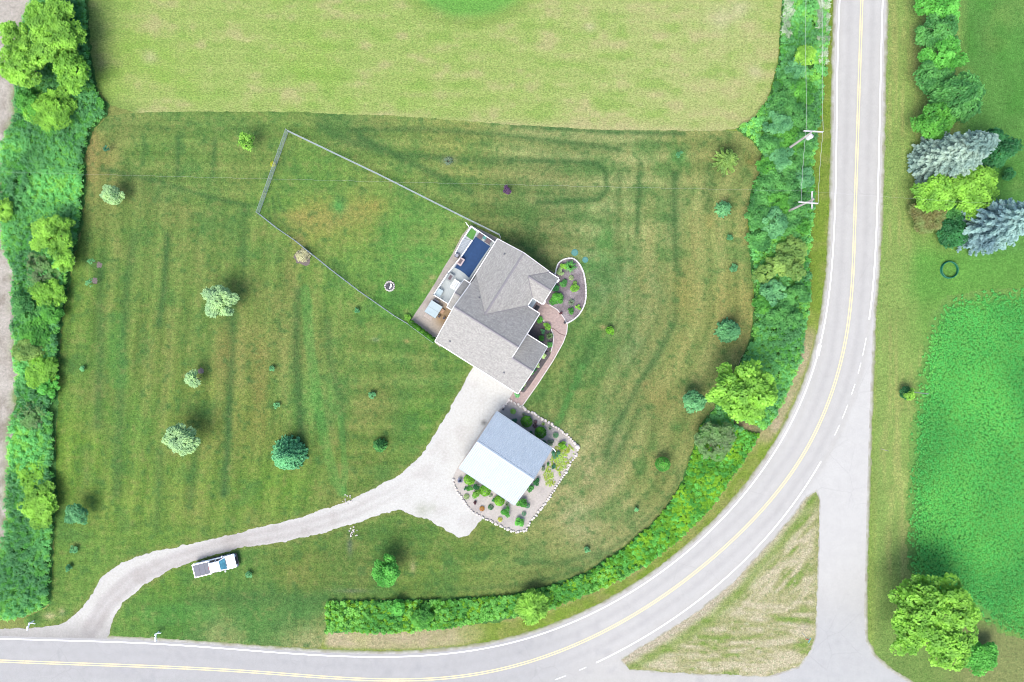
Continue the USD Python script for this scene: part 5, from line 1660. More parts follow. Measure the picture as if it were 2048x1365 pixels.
def plant(kind, name, px, py, rpx, h, leaf, label, cat, group=None, **kw):
    """One plant whose crown stands at (px, py) in the photograph with radius rpx; h: height in metres."""
    seedc[0] += 1
    rng = np.random.default_rng(seedc[0])
    hc = h * kw.pop('mid', 0.6)
    k = SC * (ALT - hc) / ALT
    R = rpx * k
    w = P(px, py, hc)
    t = thing(name, label, cat, (w[0], w[1], 0.0), 0.0, group)
    M_ = FOL[leaf]
    if kind == 'broad':
        z0 = kw.pop('z0', 0.22) * h
        lf = kw.pop('size', max(0.10, min(0.42, R * 0.16)))
        v = crown(R, z0, h, rng, lobes=kw.pop('lobes', max(7, min(34, int(6 + R * 4)))), leaf=lf, **kw)
        obj('trunk', trunk_mesh(h * .72, max(0.03, R * .055), rng, R), BARK, t)
        obj('crown', v, M_, t)
    elif kind == 'shrub':
        lf = kw.pop('size', max(0.07, min(0.34, R * 0.2)))
        v = crown(R, 0.02, h, rng, lobes=kw.pop('lobes', max(6, min(22, int(5 + R * 4)))), leaf=lf, **kw)
        obj('stems', cat_m([tube([(0, 0, 0), (R * .35 * math.cos(a), R * .35 * math.sin(a), h * .6)], [max(.015, R * .03), .008], 5) for a in np.arange(5) * 1.257]), BARK, t)
        obj('foliage', v, M_, t)
    elif kind == 'globe':
        lf = kw.pop('size', max(0.05, R * 0.16))
        d = sph(int(60 + 900 * min(1, R)), rng, -0.3)
        q = d * [R, R, h * .5] * (1 + 0.10 * (meshkit.noise(d * 4 + seedc[0]) - .5))[:, None] * rng.uniform(.88, 1.02, (len(d), 1)) + [0, 0, h * .5]
        obj('stems', cyl(max(.02, R * .08), h * .5, n=6), BARK, t)
        obj('foliage', leaf_mesh(q, d + [0, 0, .3], lf, rng, 1.5, .5), M_, t)
    elif kind == 'conifer':
        obj('trunk', tube([(0, 0, 0), (0, 0, h * .96)], [max(.04, h * .018), .02], 7), BARK, t)
        obj('crown', conifer(h, R, rng, leaf=kw.pop('needle', .2), **kw), M_, t)
    elif kind == 'tuft':
        obj('crown_base', cyl(R * .2, h * .15, n=6), BARK, t)
        obj('blades', tuft(R, h, rng, n=kw.pop('n', 70), leaf=kw.pop('size', max(.035, R * .12))), M_, t)
    return t


S = lambda *a, **k: plant('shrub', *a, **k)
B = lambda *a, **k: plant('broad', *a, **k)
G = lambda *a, **k: plant('globe', *a, **k)
C_ = lambda *a, **k: plant('conifer', *a, **k)
T_ = lambda *a, **k: plant('tuft', *a, **k)


def mulch_ring(px, py, r, label, mat=None):
    w = P(px, py)
    rng_ = np.random.default_rng(int(px))
    th_ = np.linspace(0, 6.283, 17)[:-1]
    rr_ = r * SC * rng_.uniform(.75, 1.2, 16)
    pg = Polygon(np.column_stack([w[0] + rr_ * np.cos(th_), w[1] + rr_ * np.sin(th_)]))
    obj('mulch_patch', prism(pg, 0.0, 0.028), mat or plain(f'mulch_{int(px)}_{int(py)}', alb(140, 128, 128), .95, var=.35, scale=7), None, kind='structure')


# trees and saplings standing in the lawn
B('young_tree', 491, 283, 20, 4.2, 'yellow', 'small open yellow green tree near the top of the lawn, left of the fence corner', 'tree', gap=0.42, z0=.25, lobes=12)
G('ball_shrub', 546, 328.5, 5.5, 0.8, 'gold', 'small bright yellow ball shrub outside the short end of the fence', 'shrub')
B('sapling', 213, 299, 7, 1.8, 'teal', 'thin staked sapling by the upper left curve of the lawn', 'sapling', gap=.4, lobes=6)
B('young_tree', 224.5, 391, 23, 3.6, 'silver', 'round pale green tree in the upper left of the lawn beside the hedgerow', 'tree', gap=.25, size=.24, lobes=22)
B('young_tree', 441, 602, 35, 5.4, 'silver', 'feathery silver green tree in the left lawn, upper of the two large pale ones', 'tree', radial=1.2, aspect=2.6, size=.23, gap=.16, lobes=22, jitter=.35, lob=(.2, .42))
B('young_tree', 388, 758, 18, 3.4, 'silver', 'small feathery pale tree between the two large silver green ones', 'tree', radial=1.2, aspect=2.8, size=.24, gap=.35, lobes=13, jitter=.35)
mulch_ring(402, 742, 6, '')
B('young_tree', 360, 881, 37, 5.6, 'silver', 'feathery silver green tree in the left lawn, lower of the two large pale ones', 'tree', radial=1.2, aspect=2.6, size=.23, gap=.16, lobes=22, jitter=.35, lob=(.2, .42))
C_('spruce_tree', 568, 912, 36, 5.2, 'spruce', 'dark blue green spruce in the lawn above the driveway curve', 'tree', layers=26, per=24, needle=.24, power=.62)
C_('spruce_tree', 757, 894, 14.5, 3.0, 'mid', 'small dark green spruce in the lawn left of the wide driveway', 'tree', layers=15, per=12, needle=.17)
B('young_tree', 153, 1028, 24, 3.6, 'sea', 'dense pale green oval tree in the lower left lawn beside the hedgerow', 'tree', lobes=24, size=.2, aspect=1.6)
B('round_tree', 773, 1145, 34, 4.8, 'bright', 'round bright green tree in the lawn below the driveway', 'tree', lobes=32, size=.27, lob=(.24, .36), aspect=1.2)
B('young_tree', 1389, 804, 24, 4.2, 'sea', 'medium green tree in the right lawn next to the big yellow green tree', 'tree', lobes=22, size=.24, radial=.9, aspect=2.0)
C_('spruce_tree', 1464.5, 662, 24, 4.6, 'sea', 'dense blue green round tree by the right edge of the lawn', 'tree', layers=22, per=18, needle=.2, power=.6)
G('ball_tree', 1326, 929, 14.5, 2.4, 'green', 'round green ball tree near the lower right edge of the lawn', 'tree', size=.16)
C_('spruce_tree', 1452, 415, 16, 3.0, 'sea', 'small blue green spruce near the upper right edge of the lawn', 'tree', layers=15, per=12, needle=.19, power=.7)
C_('pine_tree', 1457, 317, 27, 4.5, 'olive', 'star shaped yellow green pine in the upper right corner of the lawn', 'tree', layers=8, per=15, needle=.2, droop=-.1, wide=.12, z0=.8)
B('sapling', 1358, 308, 8, 1.4, 'sea', 'tiny sapling in a round green patch near the upper right of the lawn', 'sapling', gap=.3, lobes=6)
S('purple_shrub', 1014.5, 380, 11, 1.8, 'purple', 'dark purple shrub standing alone in the lawn above the house', 'shrub', gap=.4, size=.16)
S('cream_shrub', 605, 511, 16, 1.3, 'cream', 'rounded cream coloured shrub outside the fence on the left', 'shrub', size=.16, lobes=18)
mulch_ring(605, 515, 17, '')
for px, py, r, lab in ((544, 738, 6.5, 'upper small round green sapling in the left lawn above the dark spruce'), (553.5, 811, 6.5, 'lower small round green sapling in the left lawn, nearest the dark spruce'), (744, 790, 7.5, 'small round green sapling in the lawn left of the garage driveway'), (714, 621, 5.5, 'low light green sapling between the fence and the left lawn'),
                       (165, 738, 5.5, 'small round sapling in the left lawn close to the hedgerow'), (148, 1100, 8, 'small green sapling in the lower left lawn, upper of the two above the driveway'), (137, 1137, 7.5, 'small green sapling in the lower left lawn, lower of the two above the driveway'), (497, 1150, 7.5, 'small green sapling in the grass in front of the white pickup'),
                       (1174, 1100, 6, 'tiny dark green seedling in the lower right lawn, left of the other one'), (1273, 1019, 5, 'tiny grey green seedling in the dry lower right lawn, right of the other one'), (1459, 475, 7, 'small thin sapling in the right lawn below the small blue green spruce'), (1467, 535, 9, 'small light green sapling in the right lawn, above the dense round tree')):
    S('sapling', px, py, r * 1.1, 0.9, 'sea', lab, 'sapling', size=.12, lobes=7, gap=.15)
S('green_shrub', 1221, 661, 11, 1.3, 'lime', 'bright green shrub standing alone in the lawn right of the paver walk', 'shrub', size=.16)
S('low_bush', 815, 636, 9, .7, 'yellowgreen', 'low yellow green bush in the yard by the fence and the patio corner', 'bush', size=.12)
for px, py, qx, qy, lab in ((186, 524, 199, 530, 'thin leaning sapling with a mulch ring beside the left hedgerow, upper one'), (180, 566, 190, 562, 'thin leaning sapling with a mulch ring beside the left hedgerow, lower one')):
    B('sapling', px, py, 9, 3.0, 'sea', lab, 'sapling', gap=.55, lobes=6, size=.16)
    mulch_ring(qx, qy, 6, '')
T_('grass_clump', 897, 322, 11, .5, 'greygreen', 'pale grey clump of grass in the lawn above the house', 'grass clump', n=80)
S('vine_clump', 1812, 786, 15, 1.9, 'deep', 'small dark vine clump at the foot of the grey post by the crop field', 'vine', size=.2)
S('vine_clump', 1824, 791, 14, 2.6, 'yellow', 'yellow green vine trailing from the grey post by the crop field', 'vine', size=.2, mid=.8, gap=.3)

# the big trees and bushes by the roads
B('big_tree', 1484, 780, 66, 10.0, 'yellowgreen', 'big broad yellow green tree between the right lawn and the road bend', 'tree', lobes=46, size=.42, radial=.7, aspect=1.7, lob=(.16, .3))
B('wispy_shrub', 1432, 880, 44, 4.0, 'wisp', 'thin grey green wispy shrub below the big yellow green tree', 'shrub', gap=.5, size=.26, aspect=2.4, lobes=20, z0=.1)
S('willow_bush', 1065, 1216, 33, 3.6, 'yellow', 'bright yellow green bush at the bottom between the weeds and the road', 'bush', size=.28, aspect=2.6, radial=1.0, lobes=20)
S('green_shrub', 795, 1217, 20, 2.2, 'bright', 'round green shrub in the weeds below the round bright green tree', 'shrub', size=.26)
S('green_shrub', 842, 1234, 26, 2.4, 'green', 'wide green shrub in the weeds, right of the small round one', 'shrub', size=.24)
B('big_tree', 1859, 1237, 100, 10.5, 'yellowgreen', 'largest tree, spreading yellow green crown beside the side road in the lower right', 'tree', lobes=64, size=.44, lob=(.13, .25), gap=.15)
S('green_shrub', 1963, 1312, 40, 3.2, 'bright', 'bright green bush at the right foot of the largest tree', 'bush', size=.34, lobes=20)

# hedgerow on the left edge
LEFT = [('B', 112, 75, 62, 11, 'yellow', 'tall yellow green tree at the top left, largest of its clump'), ('B', 48, 130, 46, 10, 'yellow', 'yellow green tree at the top left edge beside the bare field'), ('B', 145, 140, 42, 9, 'yellowgreen', 'yellow green tree at the top left on the lawn side of its clump'),
        ('B', 30, 70, 26, 8, 'yellow', 'small yellow green tree in the top left corner against the bare field'), ('B', 85, 35, 34, 9, 'yellowgreen', 'green tree at the very top of the left hedgerow'),
        ('S', 104, 222, 48, 5, 'yellowgreen', 'wide yellow green bush just below the clump of trees at the top left'), ('S', 60, 205, 34, 5, 'green', 'green bush below the top left trees, beside the bare field'),
        ('S', 8, 420, 22, 4, 'yellow', 'bright yellow bush at the left picture edge'), ('B', 105, 468, 42, 7, 'yellow', 'yellow green tree in the left hedgerow by the two leaning saplings'), ('B', 130, 520, 26, 6, 'yellow', 'small yellow green tree leaning from the left hedgerow over the lawn'),
        ('S', 78, 545, 40, 3.2, 'wisp', 'pale wispy grey green shrub in the left hedgerow'), ('S', 92, 590, 34, 4.2, 'yellowgreen', 'light green shrub in the left hedgerow below the wispy grey one'), ('S', 48, 615, 32, 4.2, 'mid', 'blue green shrub in the left hedgerow beside the bare field'), ('S', 100, 622, 28, 4, 'green', 'mid green shrub in the left hedgerow on the lawn side'),
        ('S', 70, 665, 34, 3.6, 'green', 'green shrub halfway down the left hedgerow'), ('S', 55, 700, 32, 3.6, 'olive', 'olive shrub halfway down the left hedgerow beside the bare field'), ('S', 78, 745, 36, 3.4, 'yellowgreen', 'light green shrub in the lower half of the left hedgerow'), ('S', 97, 770, 22, 3.2, 'bright', 'bright green shrub bulging from the left hedgerow toward the lawn'),
        ('S', 62, 835, 32, 2.8, 'wisp', 'grey green shrub in the lower half of the left hedgerow'), ('S', 82, 1010, 42, 4.4, 'yellow', 'spiky yellow green bush low in the left hedgerow by the pale oval tree'), ('S', 60, 955, 30, 2.6, 'yellowgreen', 'light green shrub in the left hedgerow above the spiky yellow bush'),
        ('S', 70, 320, 26, 2.2, 'mid', 'low blue green shrub among the tall weeds of the left hedgerow'), ('S', 130, 30, 30, 6, 'deep', 'dark green shrub behind the top left trees toward the field of hay')]
for k_, px, py, r, h, lf, lab in LEFT:
    r, h = r * 1.12, h * 0.66
    kw = dict(size=.30 if h > 5 else .24)
    if k_ == 'B':
        B('hedgerow_tree', px, py, r, h, lf, lab, 'tree', group='trees and shrubs of the left hedgerow', gap=.22, lobes=int(16 + r * .3), lob=(.2, .34), **kw)
    else:
        S('hedgerow_shrub', px, py, r, h, lf, lab, 'shrub', group='trees and shrubs of the left hedgerow', gap=.25 if lf != 'wisp' else .5, lobes=int(9 + r * .22), lob=(.22, .38), **kw)

# thicket between the lawn and the curved road: shrubs that nothing tells apart share a label
B('hedge_tree', 1606, 112, 24, 5, 'yellow', 'bright yellow green tree in the hedge by the road near the top', 'tree', lobes=14, size=.28)
for px, py, r, lab in ((1560, 520, 36, 'olive green shrub in the roadside hedge, upper left of the pair below the poles'), (1585, 500, 34, 'olive green shrub in the roadside hedge, upper right of the pair below the poles'), (1590, 545, 24, 'olive green shrub in the roadside hedge, nearest the bare tan strip'), (1528, 545, 24, 'olive green shrub in the roadside hedge beside the lawn edge')):
    S('hedge_shrub', px, py, r, 3.6, 'olive', lab, 'shrub', group='olive shrubs in the roadside hedge', size=.28, lobes=18, lob=(.2, .34), gap=.2)
THICK = [(1580, 165, 26), (1605, 190, 26), (1568, 205, 26), (1592, 232, 28), (1560, 250, 26), (1612, 240, 20), (1575, 280, 28), (1545, 290, 24), (1605, 290, 24), (1560, 320, 28), (1592, 330, 26), (1535, 335, 20), (1545, 365, 28), (1580, 370, 26), (1608, 355, 20), (1525, 395, 24), (1560, 405, 28), (1592, 410, 26), (1518, 435, 24), (1548, 445, 28), (1582, 450, 26), (1606, 455, 16), (1520, 480, 22),
         (1598, 590, 20), (1545, 585, 24), (1570, 600, 26), (1530, 610, 22), (1555, 635, 26), (1585, 635, 22), (1590, 140, 20)]
def thicket_labels():
    band = [(215, 'near the yellow green tree'), (305, 'close to the transformer pole'), (385, 'between the two utility poles'), (470, 'just below the two arm pole'), (570, 'beside the olive shrubs'), (700, 'below the olive shrubs')]
    key = []
    for px, py, r in THICK:
        b = next(t for lim, t in band if py < lim)
        row = [q[0] for q in THICK if next(t for lim, t in band if q[1] < lim) == b]
        f = (px - min(row)) / max(1, max(row) - min(row))
        key.append((b, 'lawn side' if f < .34 else 'road side' if f > .67 else 'middle'))
    out = []
    for i, k in enumerate(key):
        same = sorted((THICK[j][1], THICK[j][0], j) for j in range(len(key)) if key[j] == k)
        n, pos = len(same), [q[2] for q in same].index(i)
        which = '' if n == 1 else (('upper ', 'lower ') if n == 2 else ('top ', 'middle ', 'bottom ') if n == 3 else ('first ', 'second ', 'third ', 'fourth ', 'fifth '))[pos]
        out.append(f'{which}green shrub in the {k[1]} of the hedge, {k[0]}' if k[1] == 'middle' else f'{which}green shrub on the {k[1]} of the hedge, {k[0]}')
    return out


TLAB = thicket_labels()
for i, (px, py, r) in enumerate(THICK):
    S('thicket_shrub', px, py, r * 1.18, 2.6 + (i % 5) * .22, ('mid', 'green', 'mid', 'mid', 'sea')[i % 5], TLAB[i], 'shrub', group='green shrubs of the roadside thicket', size=.25, lobes=20, lob=(.22, .36), gap=.18)

# hedge and specimen trees east of the road
for px, py, r, lf, lab in ((1884, 12, 44, 'bright', 'first green shrub of the row right of the road, at the top picture edge'), (1880, 62, 42, 'mid', 'second green shrub of the road side row, just below the top one'), (1884, 110, 42, 'bright', 'third green shrub of the row right of the road'), (1874, 150, 38, 'mid', 'fourth green shrub of the road side row, above the spreading tree')):
    B('row_shrub', px, py, r * 1.1, 5.5, lf, lab, 'shrub', group='row of shrubs right of the road', lobes=26, size=.32, radial=.6, aspect=1.7, z0=.05, lob=(.2, .34))
B('spreading_tree', 1918, 196, 52, 8.0, 'mid', 'spreading green tree at the end of the shrub row, above the large blue spruce', 'tree', lobes=38, size=.36, radial=.8, aspect=1.8, z0=.1)
B('broad_tree', 1868, 244, 44, 6.5, 'green', 'green tree at the road side end of the shrub row, touching the large blue spruce', 'tree', lobes=24, size=.34, z0=.1)
B('dark_tree', 1990, 300, 42, 8.0, 'deep', 'dark green tree hidden behind the tip of the large blue spruce', 'tree', lobes=26, size=.34, radial=.6, z0=.1)
bs = P(1862, 331, 0.0)
t = thing('blue_spruce', 'tall silver blue spruce leaning in view beside the road, the larger of two', 'tree', (bs[0], bs[1], 0))
rng = np.random.default_rng(5)
obj('trunk', tube([(0, 0, 0), (0, 0, 12.9)], [.3, .03], 8), BARK, t)
obj('crown', conifer(13.4, 3.75, rng, layers=38, per=22, leaf=.27, z0=.5, droop=.10, power=.55, upturn=.12, wide=.3), FOL['silverblue'], t)
bs = P(1952, 458, 0.0)
t = thing('blue_spruce', 'powder blue spruce at the right picture edge, the smaller of two', 'tree', (bs[0], bs[1], 0))
rng = np.random.default_rng(6)
obj('trunk', tube([(0, 0, 0), (0, 0, 11.4)], [.25, .03], 8), BARK, t)
obj('crown', conifer(12.0, 4.2, rng, layers=26, per=17, leaf=.28, z0=.5, droop=.08, power=.6, upturn=.12, wide=.24), FOL['powderblue'], t)
B('lime_tree', 1872, 384, 46, 6.0, 'yellowgreen', 'bright yellow green tree wedged between the two blue spruces, road side half', 'tree', lobes=24, size=.34, z0=.15)
B('lime_tree', 1945, 374, 52, 6.6, 'yellowgreen', 'bright yellow green tree wedged between the two blue spruces, field side half', 'tree', lobes=28, size=.34, z0=.15)
B('lime_tree', 1942, 412, 28, 4.5, 'yellowgreen', 'small yellow green tree under the wire beside the powder blue spruce', 'tree', lobes=18, size=.3, z0=.15)
S('tan_bush', 1856, 430, 38, 3.6, 'tan', 'tan and green seedy bush at the road side of the spruce clump', 'bush', size=.26, aspect=2.6, lobes=20, radial=.9)
S('dark_shrub', 1906, 464, 36, 3.6, 'deep', 'dark green shrub at the lower end of the spruce clump', 'shrub', size=.28, lobes=18)
S('dark_shrub', 1896, 424, 32, 3.0, 'mid', 'blue green shrub in the hollow of the spruce clump under the wire', 'shrub', size=.26)
S('dark_shrub', 2019, 350, 16, 2.4, 'deep', 'small dark shrub at the right picture edge below the dark tree', 'shrub', size=.24)
S('moss_bush', 1985, 470, 22, 2.0, 'olive', 'olive bush growing through the skirt of the powder blue spruce', 'bush', size=.24)

# plants in the gravel bed round the shed
BEDP = [('G', 'globe_shrub', 1053, 843.5, 11.5, 1.3, 'globe', 'dense dark green globe shrub above the shed, left of the matching two', 'shrub'), ('G', 'globe_shrub', 1081, 865.5, 11.5, 1.3, 'globe', 'dense dark green globe shrub above the shed, right of the matching two', 'shrub'),
        ('S', 'green_shrub', 1127, 891.5, 10.5, 1.1, 'lime', 'bright green spiky shrub in the right corner of the gravel bed', 'shrub'), ('G', 'perennial', 1026, 823.5, 5.5, .7, 'lime', 'yellow green oval perennial near the top corner of the gravel bed', 'plant'),
        ('G', 'purple_plant', 1071, 844, 3.6, .4, 'maroon', 'dark maroon plant between the two globe shrubs, the smaller upper one', 'plant'), ('G', 'purple_plant', 1070, 852, 4.6, .4, 'maroon', 'dark maroon plant between the two globe shrubs, the larger lower one', 'plant'),
        ('T', 'grass_plant', 1086.5, 848.5, 4.5, .4, 'olive', 'small olive tuft by the stone edging above the right globe shrub', 'plant'), ('T', 'grass_plant', 1100, 857, 5.5, .5, 'greygreen', 'grey tuft by the stone edging right of the olive one', 'plant'),
        ('G', 'perennial', 1111.5, 871, 5.5, .5, 'sea', 'round teal perennial by the upper right stone edging', 'plant'), ('S', 'perennial', 1088, 884, 5.5, .6, 'teal', 'small dark teal plant against the shed eave below the right globe', 'plant'), ('S', 'perennial', 1101.5, 886, 7.5, .7, 'greygreen', 'grey teal plant left of the bright green spiky shrub', 'plant'),
        ('S', 'perennial', 1061, 866, 4.5, .6, 'deep', 'little dark plant against the shed eave between the globes', 'plant'), ('S', 'perennial', 1029, 842, 6.5, .7, 'teal', 'dark teal plant against the shed eave left of the globes', 'plant'), ('T', 'grass_plant', 1047, 829.5, 5, .5, 'greygreen', 'grey green tuft above the left globe shrub', 'plant'),
        ('S', 'perennial', 1111, 910, 9, .8, 'teal', 'teal shrub just off the right corner of the shed roof', 'shrub'), ('S', 'perennial', 1107.5, 934.5, 5.5, .5, 'teal', 'small teal plant among the yellow ground cover', 'plant'), ('S', 'perennial', 1086, 937, 6.5, .6, 'greygreen', 'grey green plant against the right wall of the shed', 'plant'),
        ('S', 'perennial', 1096, 929, 4, .4, 'mid', 'tiny green plant at the edge of the yellow ground cover', 'plant'), ('S', 'green_shrub', 1073, 965, 8, .9, 'deep', 'dark green shrub at the lower right corner of the shed, upper one', 'shrub'), ('S', 'green_shrub', 1061, 978, 8, .9, 'mid', 'dark green shrub at the lower right wall of the shed, middle one', 'shrub'),
        ('S', 'green_shrub', 1043, 1005, 12.5, 1.2, 'green', 'large green shrub at the bottom corner of the shed roof', 'shrub'), ('G', 'perennial', 1054.5, 1011.5, 5.5, .5, 'teal', 'round dark teal perennial right of the large shrub at the shed corner', 'plant'), ('G', 'perennial', 1048, 1028, 4.5, .4, 'teal', 'small round dark green perennial below the shed corner', 'plant'),
        ('S', 'green_shrub', 1039, 1049, 12.5, 1.2, 'bright', 'leafy green shrub in the bottom corner of the gravel bed', 'shrub'), ('G', 'perennial', 1000, 1039.5, 4.8, .4, 'gold', 'small yellow round plant in the lower part of the gravel bed', 'plant'), ('G', 'perennial', 981.5, 1015, 5.5, .4, 'deep', 'smooth dark green mound between the orange and the yellow plants', 'plant'),
        ('G', 'perennial', 964, 1018, 5, .4, 'orange', 'small orange plant in the lower gravel bed', 'plant'), ('S', 'perennial', 951, 1006, 4.5, .4, 'maroon', 'little dark plant beside the stone edging above the orange one', 'plant'), ('G', 'perennial', 933, 994, 5.5, .35, 'pale', 'flat pale green plant near the lower left stone edging', 'plant'),
        ('T', 'grass_plant', 920.5, 961.5, 8, .7, 'slate', 'slate blue grass tuft at the left corner of the shed roof', 'plant'), ('G', 'globe_shrub', 939, 959.5, 11, 1.2, 'lime', 'bright green globe half under the lower shed eave, first from the driveway', 'shrub'), ('G', 'globe_shrub', 970.5, 981.5, 11.5, 1.2, 'lime', 'bright green globe half under the lower shed eave, second from the driveway', 'shrub'),
        ('G', 'globe_shrub', 999, 1002, 10.5, 1.2, 'lime', 'bright green globe half under the lower shed eave, third from the driveway', 'shrub'), ('S', 'green_shrub', 939, 977, 8.5, 1, 'green', 'green shrub below the first bright globe at the lower shed eave', 'shrub'), ('S', 'green_shrub', 952, 988, 11, 1.1, 'yellowgreen', 'light green leafy shrub between the first and second bright globes', 'shrub'),
        ('S', 'green_shrub', 951, 972, 8, 1, 'deep', 'dark green shrub squeezed against the shed eave between the bright globes', 'shrub'), ('S', 'green_shrub', 1011, 1024, 11.5, 1.1, 'bright', 'leafy green shrub below the third bright globe', 'shrub'), ('S', 'green_shrub', 990, 1001, 6.5, .8, 'deep', 'small dark shrub left of the third bright globe', 'shrub'), ('S', 'perennial', 981.5, 992, 4, .4, 'greygreen', 'small grey green plant between the second and third bright globes', 'plant'),
        ('T', 'grass_plant', 1014, 1009, 6, .5, 'greygreen', 'grey green tuft at the lower shed eave near the bottom corner', 'plant'), ('S', 'perennial', 931, 978, 4, .4, 'teal', 'tiny dark plant at the left end of the lower gravel bed', 'plant')]
for k_, nm, px, py, r, h, lf, lab, ct in BEDP:
    {'G': G, 'S': S, 'T': T_}[k_](nm, px, py, r, h, lf, lab, ct)
# front beds
FRONT = [('T', 'spiky_shrub', 1141, 533, 15, 1.1, 'mid', 'dark green spiky shrub at the top of the front mulch bed', 'shrub'), ('S', 'pale_shrub', 1121, 544, 9, .8, 'pale', 'pale yellow green shrub at the left of the front mulch bed', 'shrub'), ('S', 'green_shrub', 1126, 532, 9, .8, 'yellowgreen', 'light green shrub at the top left of the front mulch bed', 'shrub'), ('G', 'perennial', 1142.5, 556, 5, .4, 'pale', 'round pale perennial in the middle of the front mulch bed', 'plant'),
         ('G', 'perennial', 1150, 566, 4, .4, 'yellow', 'small yellow green perennial touching the light green shrub on its right side', 'plant'), ('S', 'green_shrub', 1149.5, 578, 11, .9, 'yellowgreen', 'light green shrub near the right edging of the front mulch bed', 'shrub'), ('S', 'green_shrub', 1114, 598, 16, 1.3, 'green', 'largest green shrub of the front mulch bed, beside the front gable', 'shrub'), ('S', 'green_shrub', 1111, 577, 9, 1, 'deep', 'dark green shrub under the eave of the front gable', 'shrub'),
         ('S', 'green_shrub', 1127, 567, 9, .7, 'mid', 'green perennial left of the yellow one in the front mulch bed', 'shrub'), ('S', 'green_shrub', 1142, 623, 8, .8, 'green', 'green shrub in the lower part of the front mulch bed', 'shrub'), ('S', 'pale_shrub', 1156, 616, 6.5, .6, 'yellowgreen', 'small light shrub at the lower right edging of the front mulch bed', 'shrub'), ('S', 'red_plant', 1122, 626, 4, .35, 'maroon', 'dark red plant in the lower left of the front mulch bed', 'plant'),
         ('T', 'grass_plant', 1143, 605, 9, .5, 'greygreen', 'grey grass tuft above the green shrub of the lower mulch bed', 'plant'),
         ('S', 'green_shrub', 1080, 641, 8, .7, 'green', 'green shrub at the top of the small bed by the house', 'shrub'), ('S', 'green_shrub', 1095, 652, 9, .8, 'yellowgreen', 'yellow green shrub in the small bed where the hose starts', 'shrub'), ('S', 'green_shrub', 1085, 664, 6, .6, 'sea', 'small blue green plant in the middle of the small bed by the house', 'plant'), ('S', 'green_shrub', 1083, 678, 8, .7, 'green', 'green shrub low in the small bed beside the garage gable', 'shrub'),
         ('T', 'grass_plant', 1099, 672, 9, .5, 'wisp', 'wispy green plant by the walk in the small bed', 'plant'), ('S', 'green_shrub', 1099, 690, 7, .6, 'mid', 'green plant at the lower tip of the small bed', 'plant'),
         ('S', 'pale_shrub', 1087, 712, 7, .6, 'pale', 'pale green hosta in the planting strip, uppermost along the garage', 'plant'), ('S', 'pale_shrub', 1075, 731, 6.5, .6, 'pale', 'pale green hosta in the planting strip, second along the garage', 'plant'), ('S', 'green_shrub', 1069, 739, 5, .5, 'deep', 'dark green plant below the second pale hosta', 'plant'), ('S', 'green_shrub', 1064, 746, 5, .5, 'mid', 'green plant in the middle of the planting strip along the garage', 'plant'),
         ('S', 'red_plant', 1056, 758, 5, .4, 'maroon', 'brown red plant in the planting strip along the garage', 'plant'), ('S', 'pale_shrub', 1048, 770, 5, .4, 'pale', 'small pale plant between the brown red and the dark green ones', 'plant'), ('S', 'green_shrub', 1043, 777, 6, .6, 'deep', 'dark green plant near the end of the planting strip', 'plant'), ('S', 'pale_shrub', 1035, 790, 7, .5, 'sea', 'pale green plant at the garage corner by the driveway', 'plant')]
for k_, nm, px, py, r, h, lf, lab, ct in FRONT:
    {'G': G, 'S': S, 'T': T_}[k_](nm, px, py, r, h, lf, lab, ct)
for i in range(7):
    f = i / 6
    G('hedge_bush', 823 + 43 * f, 647 + 33 * f, 5.6, 1.5, 'globe', ('upper left end', 'second from the upper left', 'third from the upper left', 'middle', 'third from the house', 'second from the house', 'nearest to the house')[i] + ' bush of the short row along the fence', 'bush', group='row of small bushes along the fence', size=.13)

# ------------------------------------------------------------------ tall weeds, crop and ground cover: nobody could count these


def stuff(name, label, cat, protos, pts, scales, rng, z=0.0):
    path = '/World/' + numbered('/World', name)
    pi = UsdGeom.PointInstancer.Define(stage, path)
    tag(pi, label, cat, kind='stuff')
    targets = []
    for i, (mesh, mat) in enumerate(protos):
        pp = f'{path}/plant_{i + 1:03d}'
        usdkit.mesh(stage, pp, mesh, mat)
        targets.append(Sdf.Path(pp))
    pi.CreatePrototypesRel().SetTargets(targets)
    n = len(pts)
    pi.CreateProtoIndicesAttr(Vt.IntArray.FromNumpy(rng.integers(0, len(protos), n).astype(np.int32)))
    pi.CreatePositionsAttr(Vt.Vec3fArray.FromNumpy(np.column_stack([pts, np.full(n, z)]).astype(np.float32)))
    a = rng.uniform(0, 2 * np.pi, n)
    pi.CreateOrientationsAttr(Vt.QuathArray([Gf.Quath(float(math.cos(q / 2)), 0, 0, float(math.sin(q / 2))) for q in a]))
    pi.CreateScalesAttr(Vt.Vec3fArray.FromNumpy(np.repeat(scales[:, None], 3, 1).astype(np.float32)))


def weed(rng, h, r, n, leaf, aspect=2.2):
    t_ = rng.uniform(0.3, 1, n) ** .55
    a = rng.uniform(0, 6.283, n)
    rad = 1.1 * r * rng.uniform(.05, 1, n) ** .6 * (1.15 - .5 * t_)
    p = np.column_stack([rad * np.cos(a), rad * np.sin(a), h * t_])
    ax = np.column_stack([np.cos(a), np.sin(a), rng.uniform(-.2, .9, n)])
    return leaf_mesh(p, np.column_stack([.4 * np.cos(a), .4 * np.sin(a), np.ones(n)]), leaf, rng, aspect, .4, ax)


def scatter(p, step, rng):
    x0, y0, x1, y1 = p.bounds
    gx, gy = np.meshgrid(np.arange(x0, x1, step), np.arange(y0, y1, step))
    q = np.stack([gx.ravel(), gy.ravel()], 1) + rng.uniform(-.5, .5, (gx.size, 2)) * step
    return q[shapely.contains_xy(p, q[:, 0], q[:, 1])]


